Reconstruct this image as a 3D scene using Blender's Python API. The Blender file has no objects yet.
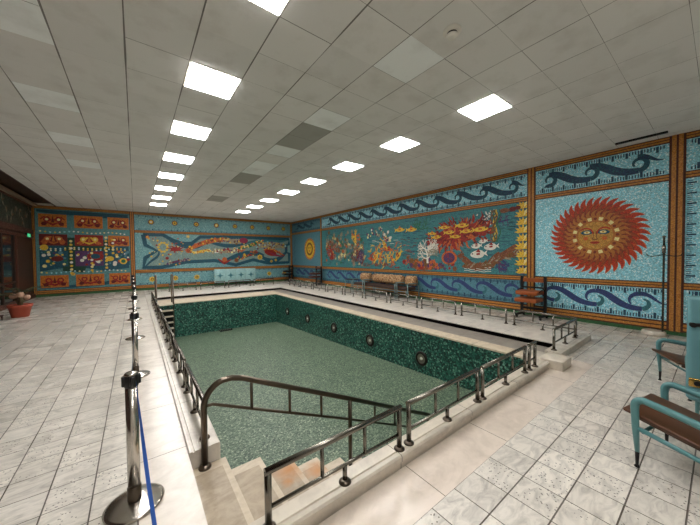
import bpy, bmesh, math, random
from mathutils import Vector, Matrix
from mathutils.geometry import tessellate_polygon
PI = math.pi
S = bpy.context.scene
COL = S.collection
random.seed(7)

# ------------------------------------------------------------------ camera, world, exposure
CAMH = 1.6602
H = 3.973          # ceiling height
XR, YB, XL, YN = 8.58, 17.90, -3.50, -3.0
def setup_camera():
    yaw, pit, rol, F = 0.649227, -0.0244558, -0.0101951, 282.768
    cy, sy = math.cos(yaw), math.sin(yaw)
    f = Vector((sy*math.cos(pit), cy*math.cos(pit), math.sin(pit)))
    r = Vector((cy, -sy, 0)); u = r.cross(f)
    r2 = r*math.cos(rol)+u*math.sin(rol); u2 = -r*math.sin(rol)+u*math.cos(rol)
    cd = bpy.data.cameras.new('camera'); c = bpy.data.objects.new('camera', cd); COL.objects.link(c)
    cd.sensor_width = 36; cd.sensor_fit = 'HORIZONTAL'; cd.lens = F*36/700; cd.clip_start = .02; cd.clip_end = 100
    c.matrix_world = Matrix(((r2.x, u2.x, -f.x, 0), (r2.y, u2.y, -f.y, 0), (r2.z, u2.z, -f.z, CAMH), (0, 0, 0, 1)))
    S.camera = c
setup_camera()
W = bpy.data.worlds.new('world'); S.world = W; W.use_nodes = True
W.node_tree.nodes['Background'].inputs[0].default_value = (.5, .55, .6, 1)
W.node_tree.nodes['Background'].inputs[1].default_value = 0.02
S.view_settings.view_transform = 'Standard'; S.view_settings.look = 'None'
S.view_settings.exposure = 0.0; S.view_settings.gamma = 1; S.view_settings.use_curve_mapping = False
LAMP_STRENGTH = 40.0
LAMP_COLOR = (1.0, .985, .965)

# ------------------------------------------------------------------ materials
def lin(c):
    return tuple(((v/255)/12.92 if v/255 <= .04045 else ((v/255+.055)/1.055)**2.4) for v in c)
class NT:
    def __init__(s, name):
        s.m = bpy.data.materials.new(name); s.m.use_nodes = True; s.t = s.m.node_tree
        s.b = s.t.nodes['Principled BSDF']
    def n(s, typ, **kw):
        n = s.t.nodes.new(typ)
        for k, v in kw.items(): setattr(n, k, v)
        return n
    def l(s, a, b): s.t.links.new(a, b)
    def setin(s, inp, v):
        if isinstance(v, (int, float)): inp.default_value = v
        elif isinstance(v, tuple): inp.default_value = v if len(v) == len(inp.default_value) else (*v, 1)
        else: s.l(v, inp)
    def math(s, op, a, b=None, c=None, clamp=False):
        n = s.n('ShaderNodeMath', operation=op, use_clamp=clamp); s.setin(n.inputs[0], a)
        if b is not None: s.setin(n.inputs[1], b)
        if c is not None: s.setin(n.inputs[2], c)
        return n.outputs[0]
    def mix(s, f, a, b, blend='MIX'):
        n = s.n('ShaderNodeMix', data_type='RGBA', blend_type=blend)
        s.setin(n.inputs[0], f); s.setin(n.inputs[6], a); s.setin(n.inputs[7], b)
        return n.outputs[2]
    def coord(s): return s.n('ShaderNodeTexCoord').outputs['Object']
    def sep(s, v):
        n = s.n('ShaderNodeSeparateXYZ'); s.l(v, n.inputs[0]); return n.outputs
    def comb(s, x, y, z):
        n = s.n('ShaderNodeCombineXYZ'); s.setin(n.inputs[0], x); s.setin(n.inputs[1], y); s.setin(n.inputs[2], z); return n.outputs[0]
    def noise(s, v, scale, detail=3, rough=.5, dist=0.):
        n = s.n('ShaderNodeTexNoise'); s.l(v, n.inputs['Vector']); n.inputs['Scale'].default_value = scale
        n.inputs['Detail'].default_value = detail; n.inputs['Roughness'].default_value = rough; n.inputs['Distortion'].default_value = dist
        return n.outputs
    def vor(s, v, scale, feature='F1'):
        n = s.n('ShaderNodeTexVoronoi', feature=feature); s.l(v, n.inputs['Vector']); n.inputs['Scale'].default_value = scale
        return n.outputs
    def ramp(s, f, stops):
        n = s.n('ShaderNodeValToRGB'); s.setin(n.inputs[0], f); e = n.color_ramp.elements
        while len(e) < len(stops): e.new(.5)
        for i, (p, c) in enumerate(stops): e[i].position = p; e[i].color = (*c, 1) if len(c) == 3 else c
        return n.outputs[0]
    def bump(s, h, strength=.3, dist=.01):
        n = s.n('ShaderNodeBump'); n.inputs['Strength'].default_value = strength; n.inputs['Distance'].default_value = dist
        s.setin(n.inputs['Height'], h); s.l(n.outputs[0], s.b.inputs['Normal'])
MATS = {}
def plain(name, rgb, rough=.5, metal=0., var=.0, scale=8., spec=None):
    if name in MATS: return MATS[name]
    t = NT(name); c = lin(rgb)
    if var:
        no = t.noise(t.coord(), scale, 4)[0]
        t.l(t.mix(no, tuple(v*(1-var) for v in c), tuple(min(1, v*(1+var)) for v in c)), t.b.inputs['Base Color'])
    else: t.b.inputs['Base Color'].default_value = (*c, 1)
    t.b.inputs['Roughness'].default_value = rough; t.b.inputs['Metallic'].default_value = metal
    if spec is not None: t.b.inputs['Specular IOR Level'].default_value = spec
    MATS[name] = t.m; return t.m
def mosaic(name, rgb, var=.35, scale=38., rough=.35, alt=None, altamt=.25):
    scale *= 1.7
    """small glass tesserae: colour varies from cell to cell, each facet tilts a little"""
    if name in MATS: return MATS[name]
    t = NT(name); c = lin(rgb); v = t.vor(t.coord(), scale)
    rx = t.sep(v['Color'])
    f = t.math('MULTIPLY_ADD', rx[0], 2*var, 1-var)
    col = t.mix(1., (*c, 1), t.comb(f, f, f), 'MULTIPLY')
    if alt:
        col = t.mix(t.math('GREATER_THAN', rx[1], 1-altamt), col, (*lin(alt), 1))
    t.l(col, t.b.inputs['Base Color'])
    t.setin(t.b.inputs['Roughness'], t.math('MULTIPLY_ADD', rx[2], .35, rough))
    nm = t.n('ShaderNodeNewGeometry').outputs['Normal']
    vm = t.n('ShaderNodeVectorMath', operation='MULTIPLY_ADD'); t.l(v['Color'], vm.inputs[0]); vm.inputs[1].default_value = (.26, .26, .26)
    sub = t.n('ShaderNodeVectorMath', operation='SUBTRACT'); t.l(nm, sub.inputs[0]); sub.inputs[1].default_value = (.13, .13, .13)
    t.l(sub.outputs[0], vm.inputs[2]); no = t.n('ShaderNodeVectorMath', operation='NORMALIZE'); t.l(vm.outputs[0], no.inputs[0])
    t.l(no.outputs[0], t.b.inputs['Normal'])
    MATS[name] = t.m; return t.m
def metal(name, rgb, rough=.25):
    if name in MATS: return MATS[name]
    t = NT(name); t.b.inputs['Base Color'].default_value = (*lin(rgb), 1); t.b.inputs['Metallic'].default_value = 1.
    t.b.inputs['Roughness'].default_value = rough
    MATS[name] = t.m; return t.m

def tile_material(name, x0, y0, sx, sy, wx, wy):
    """square marble floor tiles; wx, wy: joint widths along the two directions"""
    t = NT(name); co = t.coord(); x, y, z = t.sep(co)
    u = t.math('DIVIDE', t.math('SUBTRACT', x, x0), sx); v = t.math('DIVIDE', t.math('SUBTRACT', y, y0), sy)
    fu = t.math('FLOOR', u); fv = t.math('FLOOR', v)
    def joint(q, w, s):
        d = t.math('PINGPONG', q, .5)      # 0 at joints
        return t.math('LESS_THAN', d, w/2/s)
    ju, jv = joint(u, wx, sx), joint(v, wy, sy)
    wn = t.n('ShaderNodeTexWhiteNoise', noise_dimensions='2D'); t.l(t.comb(fu, fv, 0.), wn.inputs['Vector'])
    rnd = t.sep(wn.outputs['Color'])
    off = t.n('ShaderNodeVectorMath', operation='MULTIPLY_ADD'); t.l(wn.outputs['Color'], off.inputs[0]); off.inputs[1].default_value = (7, 7, 7); t.l(co, off.inputs[2])
    st = t.n('ShaderNodeVectorMath', operation='MULTIPLY'); t.l(off.outputs[0], st.inputs[0]); st.inputs[1].default_value = (1.3, 3.0, 1)
    veins = t.noise(st.outputs[0], 4.5, 6, .62, 1.4)[0]
    vm = t.math('MULTIPLY', t.math('SUBTRACT', veins, .42, clamp=True), 2.6, clamp=True)
    base = t.mix(vm, lin((226, 220, 210)), lin((160, 156, 150)))
    tb = t.math('MULTIPLY_ADD', rnd[0], .22, .88)
    base = t.mix(1., base, t.comb(tb, tb, tb), 'MULTIPLY')
    dots = t.vor(off.outputs[0], 42.)
    dm = t.math('LESS_THAN', dots['Distance'], .23)
    dsel = t.math('MULTIPLY', t.math('GREATER_THAN', rnd[1], .45), t.math('GREATER_THAN', t.noise(off.outputs[0], 7., 2)[0], .46))
    base = t.mix(t.math('MULTIPLY', t.math('MULTIPLY', dm, dsel), .9), base, lin((92, 90, 88)))
    big = t.noise(co, .8, 3)[0]
    base = t.mix(t.math('MULTIPLY', big, .25), base, lin((176, 160, 140)))
    j = t.math('MAXIMUM', ju, t.math('MULTIPLY', jv, 1.))
    t.l(t.mix(j, base, lin((92, 84, 76))), t.b.inputs['Base Color'])
    t.setin(t.b.inputs['Roughness'], t.math('MULTIPLY_ADD', rnd[2], .10, .24))
    t.bump(t.math('SUBTRACT', 1., j), .4, .002)
    MATS[name] = t.m; return t.m
TILE_L = tile_material('marble_tiles_left', -.2754, 2.6439, .25196, .25162, .009, .0065)
TILE_R = tile_material('marble_tiles_right', 2.2731, .6228, .25385, .25478, .0065, .009)

def marble(name, rgb, rgb2, joint=None, rough=.22, scale=1.6, stain=False):
    """polished marble slabs; joint = (axis, spacing, offset)"""
    t = NT(name); co = t.coord(); q = t.sep(co)
    st = t.n('ShaderNodeVectorMath', operation='MULTIPLY'); t.l(co, st.inputs[0]); st.inputs[1].default_value = (1, 1.8, 1.5)
    a = t.noise(st.outputs[0], scale, 7, .6, 1.6)[0]
    b = t.noise(co, scale*7, 4, .6, .8)[0]
    m = t.math('ADD', t.math('MULTIPLY', t.math('SUBTRACT', a, .4), 2.2), t.math('MULTIPLY', t.math('SUBTRACT', b, .5), .8), clamp=True)
    c = t.mix(m, lin(rgb), lin(rgb2))
    if stain:
        for (sx, sy, rr) in ((.84, .30, .20), (1.14, .30, .16), (.76, .16, .07)):
            d = t.n('ShaderNodeVectorMath', operation='DISTANCE'); t.l(t.comb(q[0], q[1], 0.), d.inputs[0]); d.inputs[1].default_value = (sx, sy, 0)
            nn = t.noise(co, 14, 3)[0]
            k = t.math('SUBTRACT', 1., t.math('DIVIDE', t.math('ADD', d.outputs['Value'], t.math('MULTIPLY', nn, .10)), rr+.05), clamp=True)
            c = t.mix(t.math('MULTIPLY', k, 1.1, clamp=True), c, lin((186, 122, 56)))
    if joint:
        ax, sp, of = joint
        d = t.math('PINGPONG', t.math('DIVIDE', t.math('SUBTRACT', q[ax], of), sp), .5)
        c = t.mix(t.math('LESS_THAN', d, .003/sp), c, lin((110, 100, 90)))
    t.l(c, t.b.inputs['Base Color']); t.b.inputs['Roughness'].default_value = rough
    MATS[name] = t.m; return t.m
M_STRIPX = marble('marble_slabs_near', (222, 208, 194), (186, 172, 158), (0, .93, 1.66), rough=.27)
M_STRIPY = marble('marble_slabs_left', (226, 216, 204), (190, 178, 166), (1, .93, 1.9), rough=.27)
M_CURBX = marble('curb_marble', (214, 204, 188), (166, 156, 144), (0, 1.02, 1.62), rough=.3)
M_CURBY = marble('curb_marble_side', (224, 216, 204), (182, 172, 162), (1, 1.02, 1.6), rough=.3)
M_COPING = marble('coping_travertine', (212, 196, 172), (176, 158, 136), (1, .62, .3), rough=.4, scale=4)
M_GREYM = marble('gutter_grey_marble', (150, 142, 132), (112, 106, 98), (1, 1.02, 1.6), rough=.35)
M_STEP = marble('step_travertine', (176, 160, 138), (134, 118, 100), None, rough=.45, scale=3.5, stain=True)
M_NOSE = marble('step_nosing', (202, 188, 166), (170, 154, 132), None, rough=.45, scale=3.5, stain=True)

def pool_mosaic(name, dark, mid, light, scale, grout):
    t = NT(name); co = t.coord(); v = t.vor(co, scale); r = t.sep(v['Color'])
    e = t.vor(co, scale, 'DISTANCE_TO_EDGE')
    c = t.ramp(r[0], [(0, lin(dark)), (.2, lin(dark)), (.4, lin(mid)), (.75, lin(mid)), (1, lin(light))])
    big = t.noise(co, 2.2, 3)[0]
    f = t.math('MULTIPLY_ADD', big, .5, .75)
    c = t.mix(1., c, t.comb(f, f, f), 'MULTIPLY')
    c = t.mix(t.math('LESS_THAN', e['Distance'], .07), c, lin(grout))
    t.l(c, t.b.inputs['Base Color']); t.b.inputs['Roughness'].default_value = .45
    MATS[name] = t.m; return t.m
M_PWALL = pool_mosaic('green_wall_mosaic', (10, 40, 38), (40, 104, 88), (120, 172, 150), 30, (16, 42, 36))
M_PFLOOR = pool_mosaic('green_floor_mosaic', (36, 62, 50), (96, 116, 94), (158, 170, 144), 48, (70, 86, 68))

def ceiling_material(name, rgb):
    t = NT(name); co = t.coord(); x, y, z = t.sep(co)
    u = t.math('DIVIDE', t.math('SUBTRACT', x, .562), .6); v = t.math('DIVIDE', t.math('SUBTRACT', y, 2.6168), .6)
    du = t.math('PINGPONG', u, .5); dv = t.math('PINGPONG', v, .5)
    wn = t.n('ShaderNodeTexWhiteNoise', noise_dimensions='2D'); t.l(t.comb(t.math('FLOOR', u), t.math('FLOOR', v), 0.), wn.inputs['Vector'])
    rnd = t.sep(wn.outputs['Color'])
    # the joints gape unevenly: their width follows a noise
    nw = t.noise(co, 1.1, 2)[0]
    side = t.math('DIVIDE', t.math('SUBTRACT', x, 1.6), 2.4, clamp=True)     # on the left the lengthwise joints gape, on the right the crosswise ones
    ju = t.math('LESS_THAN', du, t.math('MULTIPLY', t.math('SUBTRACT', nw, .2), t.math('MULTIPLY_ADD', side, -.016, .032)))
    wn2 = t.n('ShaderNodeTexWhiteNoise', noise_dimensions='2D'); t.l(t.comb(t.math('FLOOR', u), t.math('ROUND', v), 0.), wn2.inputs['Vector'])
    jv = t.math('LESS_THAN', dv, t.math('MULTIPLY', t.math('ADD', t.math('MULTIPLY', wn2.outputs['Value'], t.math('MULTIPLY_ADD', side, -.6, 1.)), t.math('MULTIPLY_ADD', side, .45, -.3)), .010))
    j = t.math('MAXIMUM', ju, jv)
    dirt = t.noise(co, 2.3, 5, .6)[0]
    f = t.math('MULTIPLY_ADD', rnd[0], .07, .95)
    c = t.mix(1., lin(rgb), t.comb(f, f, f), 'MULTIPLY')
    c = t.mix(t.math('MULTIPLY', t.math('SUBTRACT', dirt, .5, clamp=True), .9), c, lin((128, 118, 96)))
    c = t.mix(t.math('MULTIPLY', j, .8), c, lin((60, 56, 48)))
    t.l(c, t.b.inputs['Base Color']); t.b.inputs['Roughness'].default_value = .8
    t.bump(t.math('SUBTRACT', 1., j), .5, .004)
    MATS[name] = t.m; return t.m
M_CEIL = ceiling_material('ceiling_tiles', (226, 225, 222))
M_CEILPALE = ceiling_material('ceiling_tiles_pale', (246, 250, 250))
M_CEILDARK = ceiling_material('ceiling_tiles_dark', (168, 168, 162))

def wood(name, rgb, rgb2, rough=.45, axis=(1, 1, 9)):
    t = NT(name); st = t.n('ShaderNodeVectorMath', operation='MULTIPLY'); t.l(t.coord(), st.inputs[0]); st.inputs[1].default_value = axis
    a = t.noise(st.outputs[0], 3, 6, .6, .6)[0]
    t.l(t.mix(a, lin(rgb), lin(rgb2)), t.b.inputs['Base Color']); t.b.inputs['Roughness'].default_value = rough
    MATS[name] = t.m; return t.m
M_DWOOD = wood('dark_panel_wood', (70, 38, 18), (34, 18, 10), .55, (1, 6, 1))
M_BROWNSEAT = wood('brown_seat_board', (96, 58, 32), (62, 36, 20), .32, (8, 1.5, 1))
M_SLAT = wood('orange_slat_wood', (176, 92, 36), (118, 56, 22), .4, (1, 6, 1))
M_STEEL = metal('aged_steel', (122, 118, 110), .27)
M_BRONZE = metal('bronzed_steel', (98, 88, 78), .28)
M_CHROME = metal('chrome', (196, 190, 182), .22)
M_BLACK = plain('black_plastic', (20, 20, 22), .35)
M_BLKMETAL = plain('black_metal', (22, 20, 20), .4, .3)
M_TEAL = plain('teal_paint', (84, 132, 134), .3, 0, .06)
M_TEALVINYL = plain('teal_vinyl', (92, 138, 144), .45, 0, .08)
M_BRASS = metal('brass', (196, 160, 90), .25)
M_VOID = plain('gap_shade', (8, 7, 6), .8)  # near-black colour holds the shade inside gutter, slot and gaps
M_WALL = plain('plaster_wall', (226, 220, 208), .8, 0, .08)
M_GREENBASE = mosaic('green_base_mosaic', (44, 92, 50), .3)

# ------------------------------------------------------------------ mesh builder
class MB:
    def __init__(s): s.v, s.f, s.m, s.mats, s.sm = [], [], [], [], []
    def mi(s, mat):
        if mat not in s.mats: s.mats.append(mat)
        return s.mats.index(mat)
    def face(s, pts, mat, smooth=False):
        b = len(s.v); s.v += [tuple(p) for p in pts]; s.f.append(tuple(range(b, b+len(pts)))); s.m.append(s.mi(mat)); s.sm.append(smooth)
    def raw(s, vs, fs, mat, smooth=False):
        b = len(s.v); s.v += [tuple(p) for p in vs]; k = s.mi(mat)
        for f in fs: s.f.append(tuple(b+i for i in f)); s.m.append(k); s.sm.append(smooth)
    def box(s, a, b, mat):
        x0, y0, z0 = a; x1, y1, z1 = b
        vs = [(x0,y0,z0),(x1,y0,z0),(x1,y1,z0),(x0,y1,z0),(x0,y0,z1),(x1,y0,z1),(x1,y1,z1),(x0,y1,z1)]
        s.raw(vs, [(0,3,2,1),(4,5,6,7),(0,1,5,4),(1,2,6,5),(2,3,7,6),(3,0,4,7)], mat)
    def rbox(s, a, b, mat, r=.02, seg=3, xf=None):
        bm = bmesh.new(); bmesh.ops.create_cube(bm, size=1)
        for v in bm.verts: v.co = Vector([a[i]+(v.co[i]+.5)*(b[i]-a[i]) for i in range(3)])
        bmesh.ops.bevel(bm, geom=list(bm.edges), offset=r, segments=seg, profile=.5, affect='EDGES')
        vs = [(xf @ v.co) if xf else v.co.copy() for v in bm.verts]
        s.raw(vs, [tuple(v.index for v in f.verts) for f in bm.faces], mat, True); bm.free()
    def tube(s, pts, r, mat, n=10, caps=True, closed=False):
        pts = [Vector(p) for p in pts]; N = len(pts); rs = r if isinstance(r, (list, tuple)) else [r]*N
        rings = []; prev = None
        for i, p in enumerate(pts):
            if closed: d = (pts[(i+1) % N]-pts[i-1]).normalized()
            elif i == 0: d = (pts[1]-p).normalized()
            elif i == N-1: d = (p-pts[i-1]).normalized()
            else: d = ((pts[i+1]-p).normalized()+(p-pts[i-1]).normalized()).normalized()
            if prev is None:
                a = Vector((0, 0, 1)) if abs(d.z) < .9 else Vector((1, 0, 0)); x = d.cross(a).normalized()
            else: x = (prev-d*prev.dot(d)).normalized()
            prev = x; y = d.cross(x)
            rings.append([p+(x*math.cos(2*PI*k/n)+y*math.sin(2*PI*k/n))*rs[i] for k in range(n)])
        vs = [q for ring in rings for q in ring]; fs = []
        for i in range(N if closed else N-1):
            a, b = i*n, ((i+1) % N)*n
            for k in range(n): fs.append((a+k, a+(k+1) % n, b+(k+1) % n, b+k))
        s.raw(vs, fs, mat, True)
        if caps and not closed:
            s.face(list(reversed(rings[0])), mat); s.face(rings[-1], mat)
    def lathe(s, c, prof, mat, n=28, axis='z'):
        c = Vector(c); vs = []; fs = []
        for (r, z) in prof:
            for k in range(n):
                a = 2*PI*k/n; q = (r*math.cos(a), r*math.sin(a), z)
                if axis == 'x': q = (z, r*math.cos(a), r*math.sin(a))
                vs.append(c+Vector(q))
        for i in range(len(prof)-1):
            for k in range(n): fs.append((i*n+k, i*n+(k+1) % n, (i+1)*n+(k+1) % n, (i+1)*n+k))
        s.raw(vs, fs, mat, True)
    def build(s, name, parent=None, fix=True, loc=None):
        me = bpy.data.meshes.new(name); off = Vector((0, 0, 0))
        if parent is not None:
            off = Vector(ORG.get(parent.name, (0, 0, 0)))
        if loc is not None: off = Vector(loc)
        me.from_pydata([tuple(Vector(v)-off) for v in s.v], [], s.f)
        for m in s.mats: me.materials.append(m)
        me.polygons.foreach_set('material_index', s.m); me.polygons.foreach_set('use_smooth', s.sm)
        if fix:
            bm = bmesh.new(); bm.from_mesh(me); bmesh.ops.remove_doubles(bm, verts=bm.verts, dist=1e-5)
            bmesh.ops.recalc_face_normals(bm, faces=bm.faces); bm.to_mesh(me); bm.free()
        me.update()
        o = bpy.data.objects.new(name, me); COL.objects.link(o)
        if parent is not None: o.parent = parent
        if loc is not None: o.location = loc
        if parent is not None: ORG[o.name] = off
        return o
ORG = {}
def tag(o, label=None, cat=None, group=None, kind=None):
    if label: o['label'] = label
    if cat: o['category'] = cat
    if group: o['group'] = group
    if kind: o['kind'] = kind
    return o
def thing(name, label, cat, loc=(0, 0, 0), rz=0, group=None, worldparts=False):
    """Empty at the base. worldparts: the parts' vertices are given in world coordinates"""
    o = bpy.data.objects.new(name, None); COL.objects.link(o); o.location = loc; o.rotation_euler = (0, 0, rz)
    o.empty_display_size = .1
    if worldparts: ORG[o.name] = Vector(loc)
    return tag(o, label, cat, group)
def struct(mb, name): return tag(mb.build(name), kind='structure')
def copy_tree(o, parent=None):
    c = o.copy(); COL.objects.link(c)
    if parent is not None: c.parent = parent
    for ch in list(o.children): copy_tree(ch, c)
    return c
def arc(c, r, a0, a1, n, z=None):
    return [(c[0]+r*math.cos(math.radians(a0+(a1-a0)*i/n)), c[1]+r*math.sin(math.radians(a0+(a1-a0)*i/n))) for i in range(n+1)]

# ------------------------------------------------------------------ setting: floor, pool, walls, ceiling
PX0, PX1, PY0, PY1 = .56, 4.93, 1.66, 11.95      # pool basin
SX0, SX1, SY1 = 5.78, 6.90, 15.40                 # raised slab along the gutter
def pz(y): return -.84-.0395*(y-1.8)
f = MB()
T = .12
f.box((XL, YN, -T), (-.02, YB, 0), TILE_L)
f.box((-.02, YN, -T), (XR, 1.13, 0), TILE_R)
f.box((-.02, 1.13, -T), (5.4, 1.49, 0), M_STRIPX)
f.box((5.4, 1.13, -T), (XR, 1.49, 0), TILE_R)
f.box((4.72, 1.49, -T), (5.24, 1.62, 0), TILE_R); f.box((5.24, 1.49, -T), (XR, 1.50, 0), TILE_R)
f.box((-.02, 1.49, -T), (.32, YB, 0), M_STRIPY)
f.box((SX1, 1.50, -T), (XR, YB, 0), TILE_R)
f.box((.32, SY1, -T), (SX1, YB, 0), TILE_L)
struct(f, 'floor')
# low ledges around the pool that carry the railings
def curb(name, prof, path_axis, a, b, mat):
    m = MB(); n = len(prof)
    def P(q, t): return (t, q[0], q[1]) if path_axis == 'x' else (q[0], t, q[1])
    for i in range(n): m.face([P(prof[i], a), P(prof[(i+1) % n], a), P(prof[(i+1) % n], b), P(prof[i], b)], mat)
    m.face([P(q, a) for q in prof], mat); m.face([P(q, b) for q in reversed(prof)], mat)
    return struct(m, name)
curb('trim_1', [(1.50, -.12), (1.50, .045), (1.488, .05), (1.488, .088), (1.50, .10), (1.535, .10), (1.539, .09), (1.547, .09), (1.551, .10), (1.65, .10), (1.66, .09), (1.66, -.12)], 'x', .32, 4.72, M_CURBX)
curb('trim_2', [(.32, -.12), (.32, .025), (.325, .03), (.345, .03), (.35, .022), (.358, .022), (.363, .03), (.553, .03), (.56, .023), (.56, -.12)], 'y', 2.66, YB-2.6, M_CURBY)
m = MB()   # right and far raised slabs, overhanging the dark gutter
m.box((SX0, 1.56, .08), (6.75, SY1, .10), M_CURBY); m.box((.56, 13.38, .08), (SX0, SY1, .10), M_CURBY)
m.box((SX0+.25, 1.5601, -.12), (SX1, SY1, .0799), M_CURBY); m.box((5.24, 1.50, -.12), (SX0, 1.72, .10), M_CURBX); m.box((SX0, 1.50, -.12), (6.90, 1.56, .10), M_CURBX); m.box((SX0+.25, 1.5601, .08), (6.90, 1.75, .0999), M_CURBX)
m.box((.56, 13.58, -.12), (SX0+.25, SY1, .0799), M_CURBY)
struct(m, 'trim_3')
m = MB()
m.box((5.25, 1.73, -.20), (SX0+.02, 13.47, -.004), M_GREYM); m.box((.56, 13.1, -.20), (5.25, 13.47, -.004), M_GREYM)
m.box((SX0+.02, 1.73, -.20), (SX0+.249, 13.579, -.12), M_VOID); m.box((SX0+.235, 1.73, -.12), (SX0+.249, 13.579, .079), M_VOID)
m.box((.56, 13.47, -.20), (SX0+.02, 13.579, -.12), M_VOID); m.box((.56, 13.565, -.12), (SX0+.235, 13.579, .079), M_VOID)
struct(m, 'trim_4')
m = MB()   # coping
m.box((PX1, 1.66, -.03), (5.25, 13.1, 0), M_COPING); m.box((.56, PY1, -.03), (PX1, 13.1, 0), M_COPING)
m.box((4.72, 1.62, -.12), (5.24, 1.66, 0), M_CURBX)
struct(m, 'trim_5')

pool = thing('swimming_pool', 'large empty sunken pool lined with green mosaic', 'pool', (2.8, 6.8, -1.2), worldparts=True)
m = MB()
m.box((PX1, PY0, -1.5), (PX1+.2, PY1+.2, -.031), M_PWALL)
m.box((PX0-.2, PY1, -1.5), (PX1, PY1+.2, -.031), M_PWALL)
m.box((PX0-.2, 2.66, -1.5), (PX0, PY1, -.121), M_PWALL)
m.box((.1, PY0-.2, -1.5), (PX1+.2, PY0, -.121), M_PWALL)
m.box((.1, PY0, -1.5), (.30, 2.86, -.121), M_CURBY)
m.box((.30, 2.66, -1.5), (PX0-.2, 2.86, -.121), M_CURBY)
m.build('pool_wall', pool)
m = MB()
m.raw([(.3, PY0, pz(PY0)), (PX1, PY0, pz(PY0)), (PX1, PY1, pz(PY1)), (.3, PY1, pz(PY1)), (.3, PY0, -1.6), (PX1, PY0, -1.6), (PX1, PY1, -1.6), (.3, PY1, -1.6)],
      [(0, 1, 2, 3), (7, 6, 5, 4), (0, 4, 5, 1), (1, 5, 6, 2), (2, 6, 7, 3), (3, 7, 4, 0)], M_PFLOOR)
m.build('pool_floor', pool)
# stairs down into the near left corner
st = thing('pool_stairs', 'beige stone stairs going down into the near left corner of the pool', 'stairs', (.3, 2.2, -.9), worldparts=True)
for k in range(6):
    z = -.12-.14*k; x0 = .30 if k == 0 else .60+.31*(k-1); x1 = .60+.31*k
    m = MB(); m.box((x0, PY0+.002, -1.0 if k else -.9), (x1-.045, 2.655, z), M_STEP)
    m.box((x1-.045, PY0+.002, -1.0 if k else -.9), (x1, 2.655, z), M_NOSE)
    m.box((x0, 2.56, z-.02), (x1, 2.656, z+.001), M_NOSE)
    m.build('step', st)
# block at the near end of the gutter
m = MB(); m.rbox((4.73, 1.33, 0), (5.10, 1.625, .13), M_CURBX, .008, 2)
tag(m.build('stone_block', loc=(4.9, 1.45, 0)), 'pale stone block on the floor at the gap between the two near railings', 'block')
m = MB(); m.rbox((4.80, 1.64, 0), (5.26, 1.90, .06), M_CURBX, .008, 2)
tag(m.build('stone_slab', loc=(5.0, 1.75, 0)), 'low pale stone slab lying behind the block at the end of the gutter', 'slab')

# walls
m = MB(); m.box((XR, YN, -.12), (XR+.2, YB+.2, H+.3), M_WALL); struct(m, 'wall_right')
m = MB(); m.box((XL-.2, YB, -.12), (XR, YB+.2, H+.3), M_WALL); struct(m, 'wall_back')
m = MB(); m.box((XL-.2, YN-.2, -.12), (XR+.2, YN, H+.3), M_WALL); struct(m, 'wall_front')
m = MB(); m.box((XL-.2, YN, -.12), (XL, YB, H+.3), M_DWOOD)
struct(m, 'wall_left')
# ceiling tiles with differently coloured tiles at their places
m = MB()
GX, GY = .562, 2.6168
lamps = {(i, j) for i in (0, 6) for j in range(-7, 21) if (j+1) % 3 == 0 and not (i == 6 and j < -1)}
PALE = {(3, 2), (3, 5), (3, 8), (3, -1), (-3, 2), (-3, 1), (-3, 5), (-3, 8), (-3, 11), (3, 7)}
DARK = {(3, 3), (3, 4), (3, 9), (3, 10), (3, 15), (3, 16)}
y0i, y1i = math.floor((YN-GY)/.6), math.ceil((YB-GY)/.6)
for i in range(-6, 14):
    for j in range(y0i, y1i):
        if (i, j) in lamps: continue
        a, b = max(GX+i*.6, -2.72), min(GX+(i+1)*.6, XR); c, d = max(GY+j*.6, YN), min(GY+(j+1)*.6, YB)
        if b-a < .01 or d-c < .01: continue
        mat = M_CEILPALE if (i, j) in PALE else M_CEILDARK if (i, j) in DARK else M_CEIL
        m.face([(a, c, H), (a, d, H), (b, d, H), (b, c, H)], mat)
m.box((-2.72, YN, H+.12), (XR, YB, H+.3), M_WALL)
m.box((XL, YN, H+.1), (-2.72, YB, H+.3), M_DWOOD)
m.box((-2.76, YN, H-.02), (-2.72, YB, H+.12), M_DWOOD)
struct(m, "ceiling")

# ------------------------------------------------------------------ ceiling lamps
tm = NT('light_diffuser'); tm.b.inputs['Base Color'].default_value = (.9, .9, .88, 1)
tm.b.inputs['Emission Color'].default_value = (*LAMP_COLOR, 1); tm.b.inputs['Emission Strength'].default_value = LAMP_STRENGTH
M_DIFF = tm.m
M_LFRAME = plain('lamp_frame_white', (225, 222, 212), .4)
lt = thing('ceiling_light', '', 'ceiling light', (0, 0, 0))
m = MB()
for a, b in (((-.298, -.298), (.298, -.28)), ((-.298, .28), (.298, .298)), ((-.298, -.28), (-.28, .28)), ((.28, -.28), (.298, .28))):
    m.box((a[0], a[1], -.006), (b[0], b[1], .05), M_LFRAME)
m.build('frame', lt)
m = MB(); m.box((-.28, -.28, -.012), (.28, .28, .04), M_DIFF); m.build('diffuser', lt)
ORD = ['nearest', 'second', 'third', 'fourth', 'fifth', 'sixth', 'seventh', 'eighth', 'ninth', 'tenth', 'eleventh', 'twelfth']
first = True
for i, side in ((0, 'left'), (6, 'right')):
    k = 0
    for j in sorted(j for (a, j) in lamps if a == i):
        o = lt if first else copy_tree(lt); first = False
        o.location = (GX+(i+.5)*.6, GY+(j+.5)*.6, H)
        vis = j >= -1
        if vis:
            o['label'] = 'square glowing ceiling panel, %s from the viewer in the %s row' % (ORD[k], side); k += 1
        else:  # unseen panels, added for the light they give
            o['label'] = 'added unseen glowing panel continuing the %s ceiling row, %s behind the viewer' % (side, {-4: 'first', -7: 'second'}[j])
        o['group'] = 'square ceiling light panels in two rows'
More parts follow.
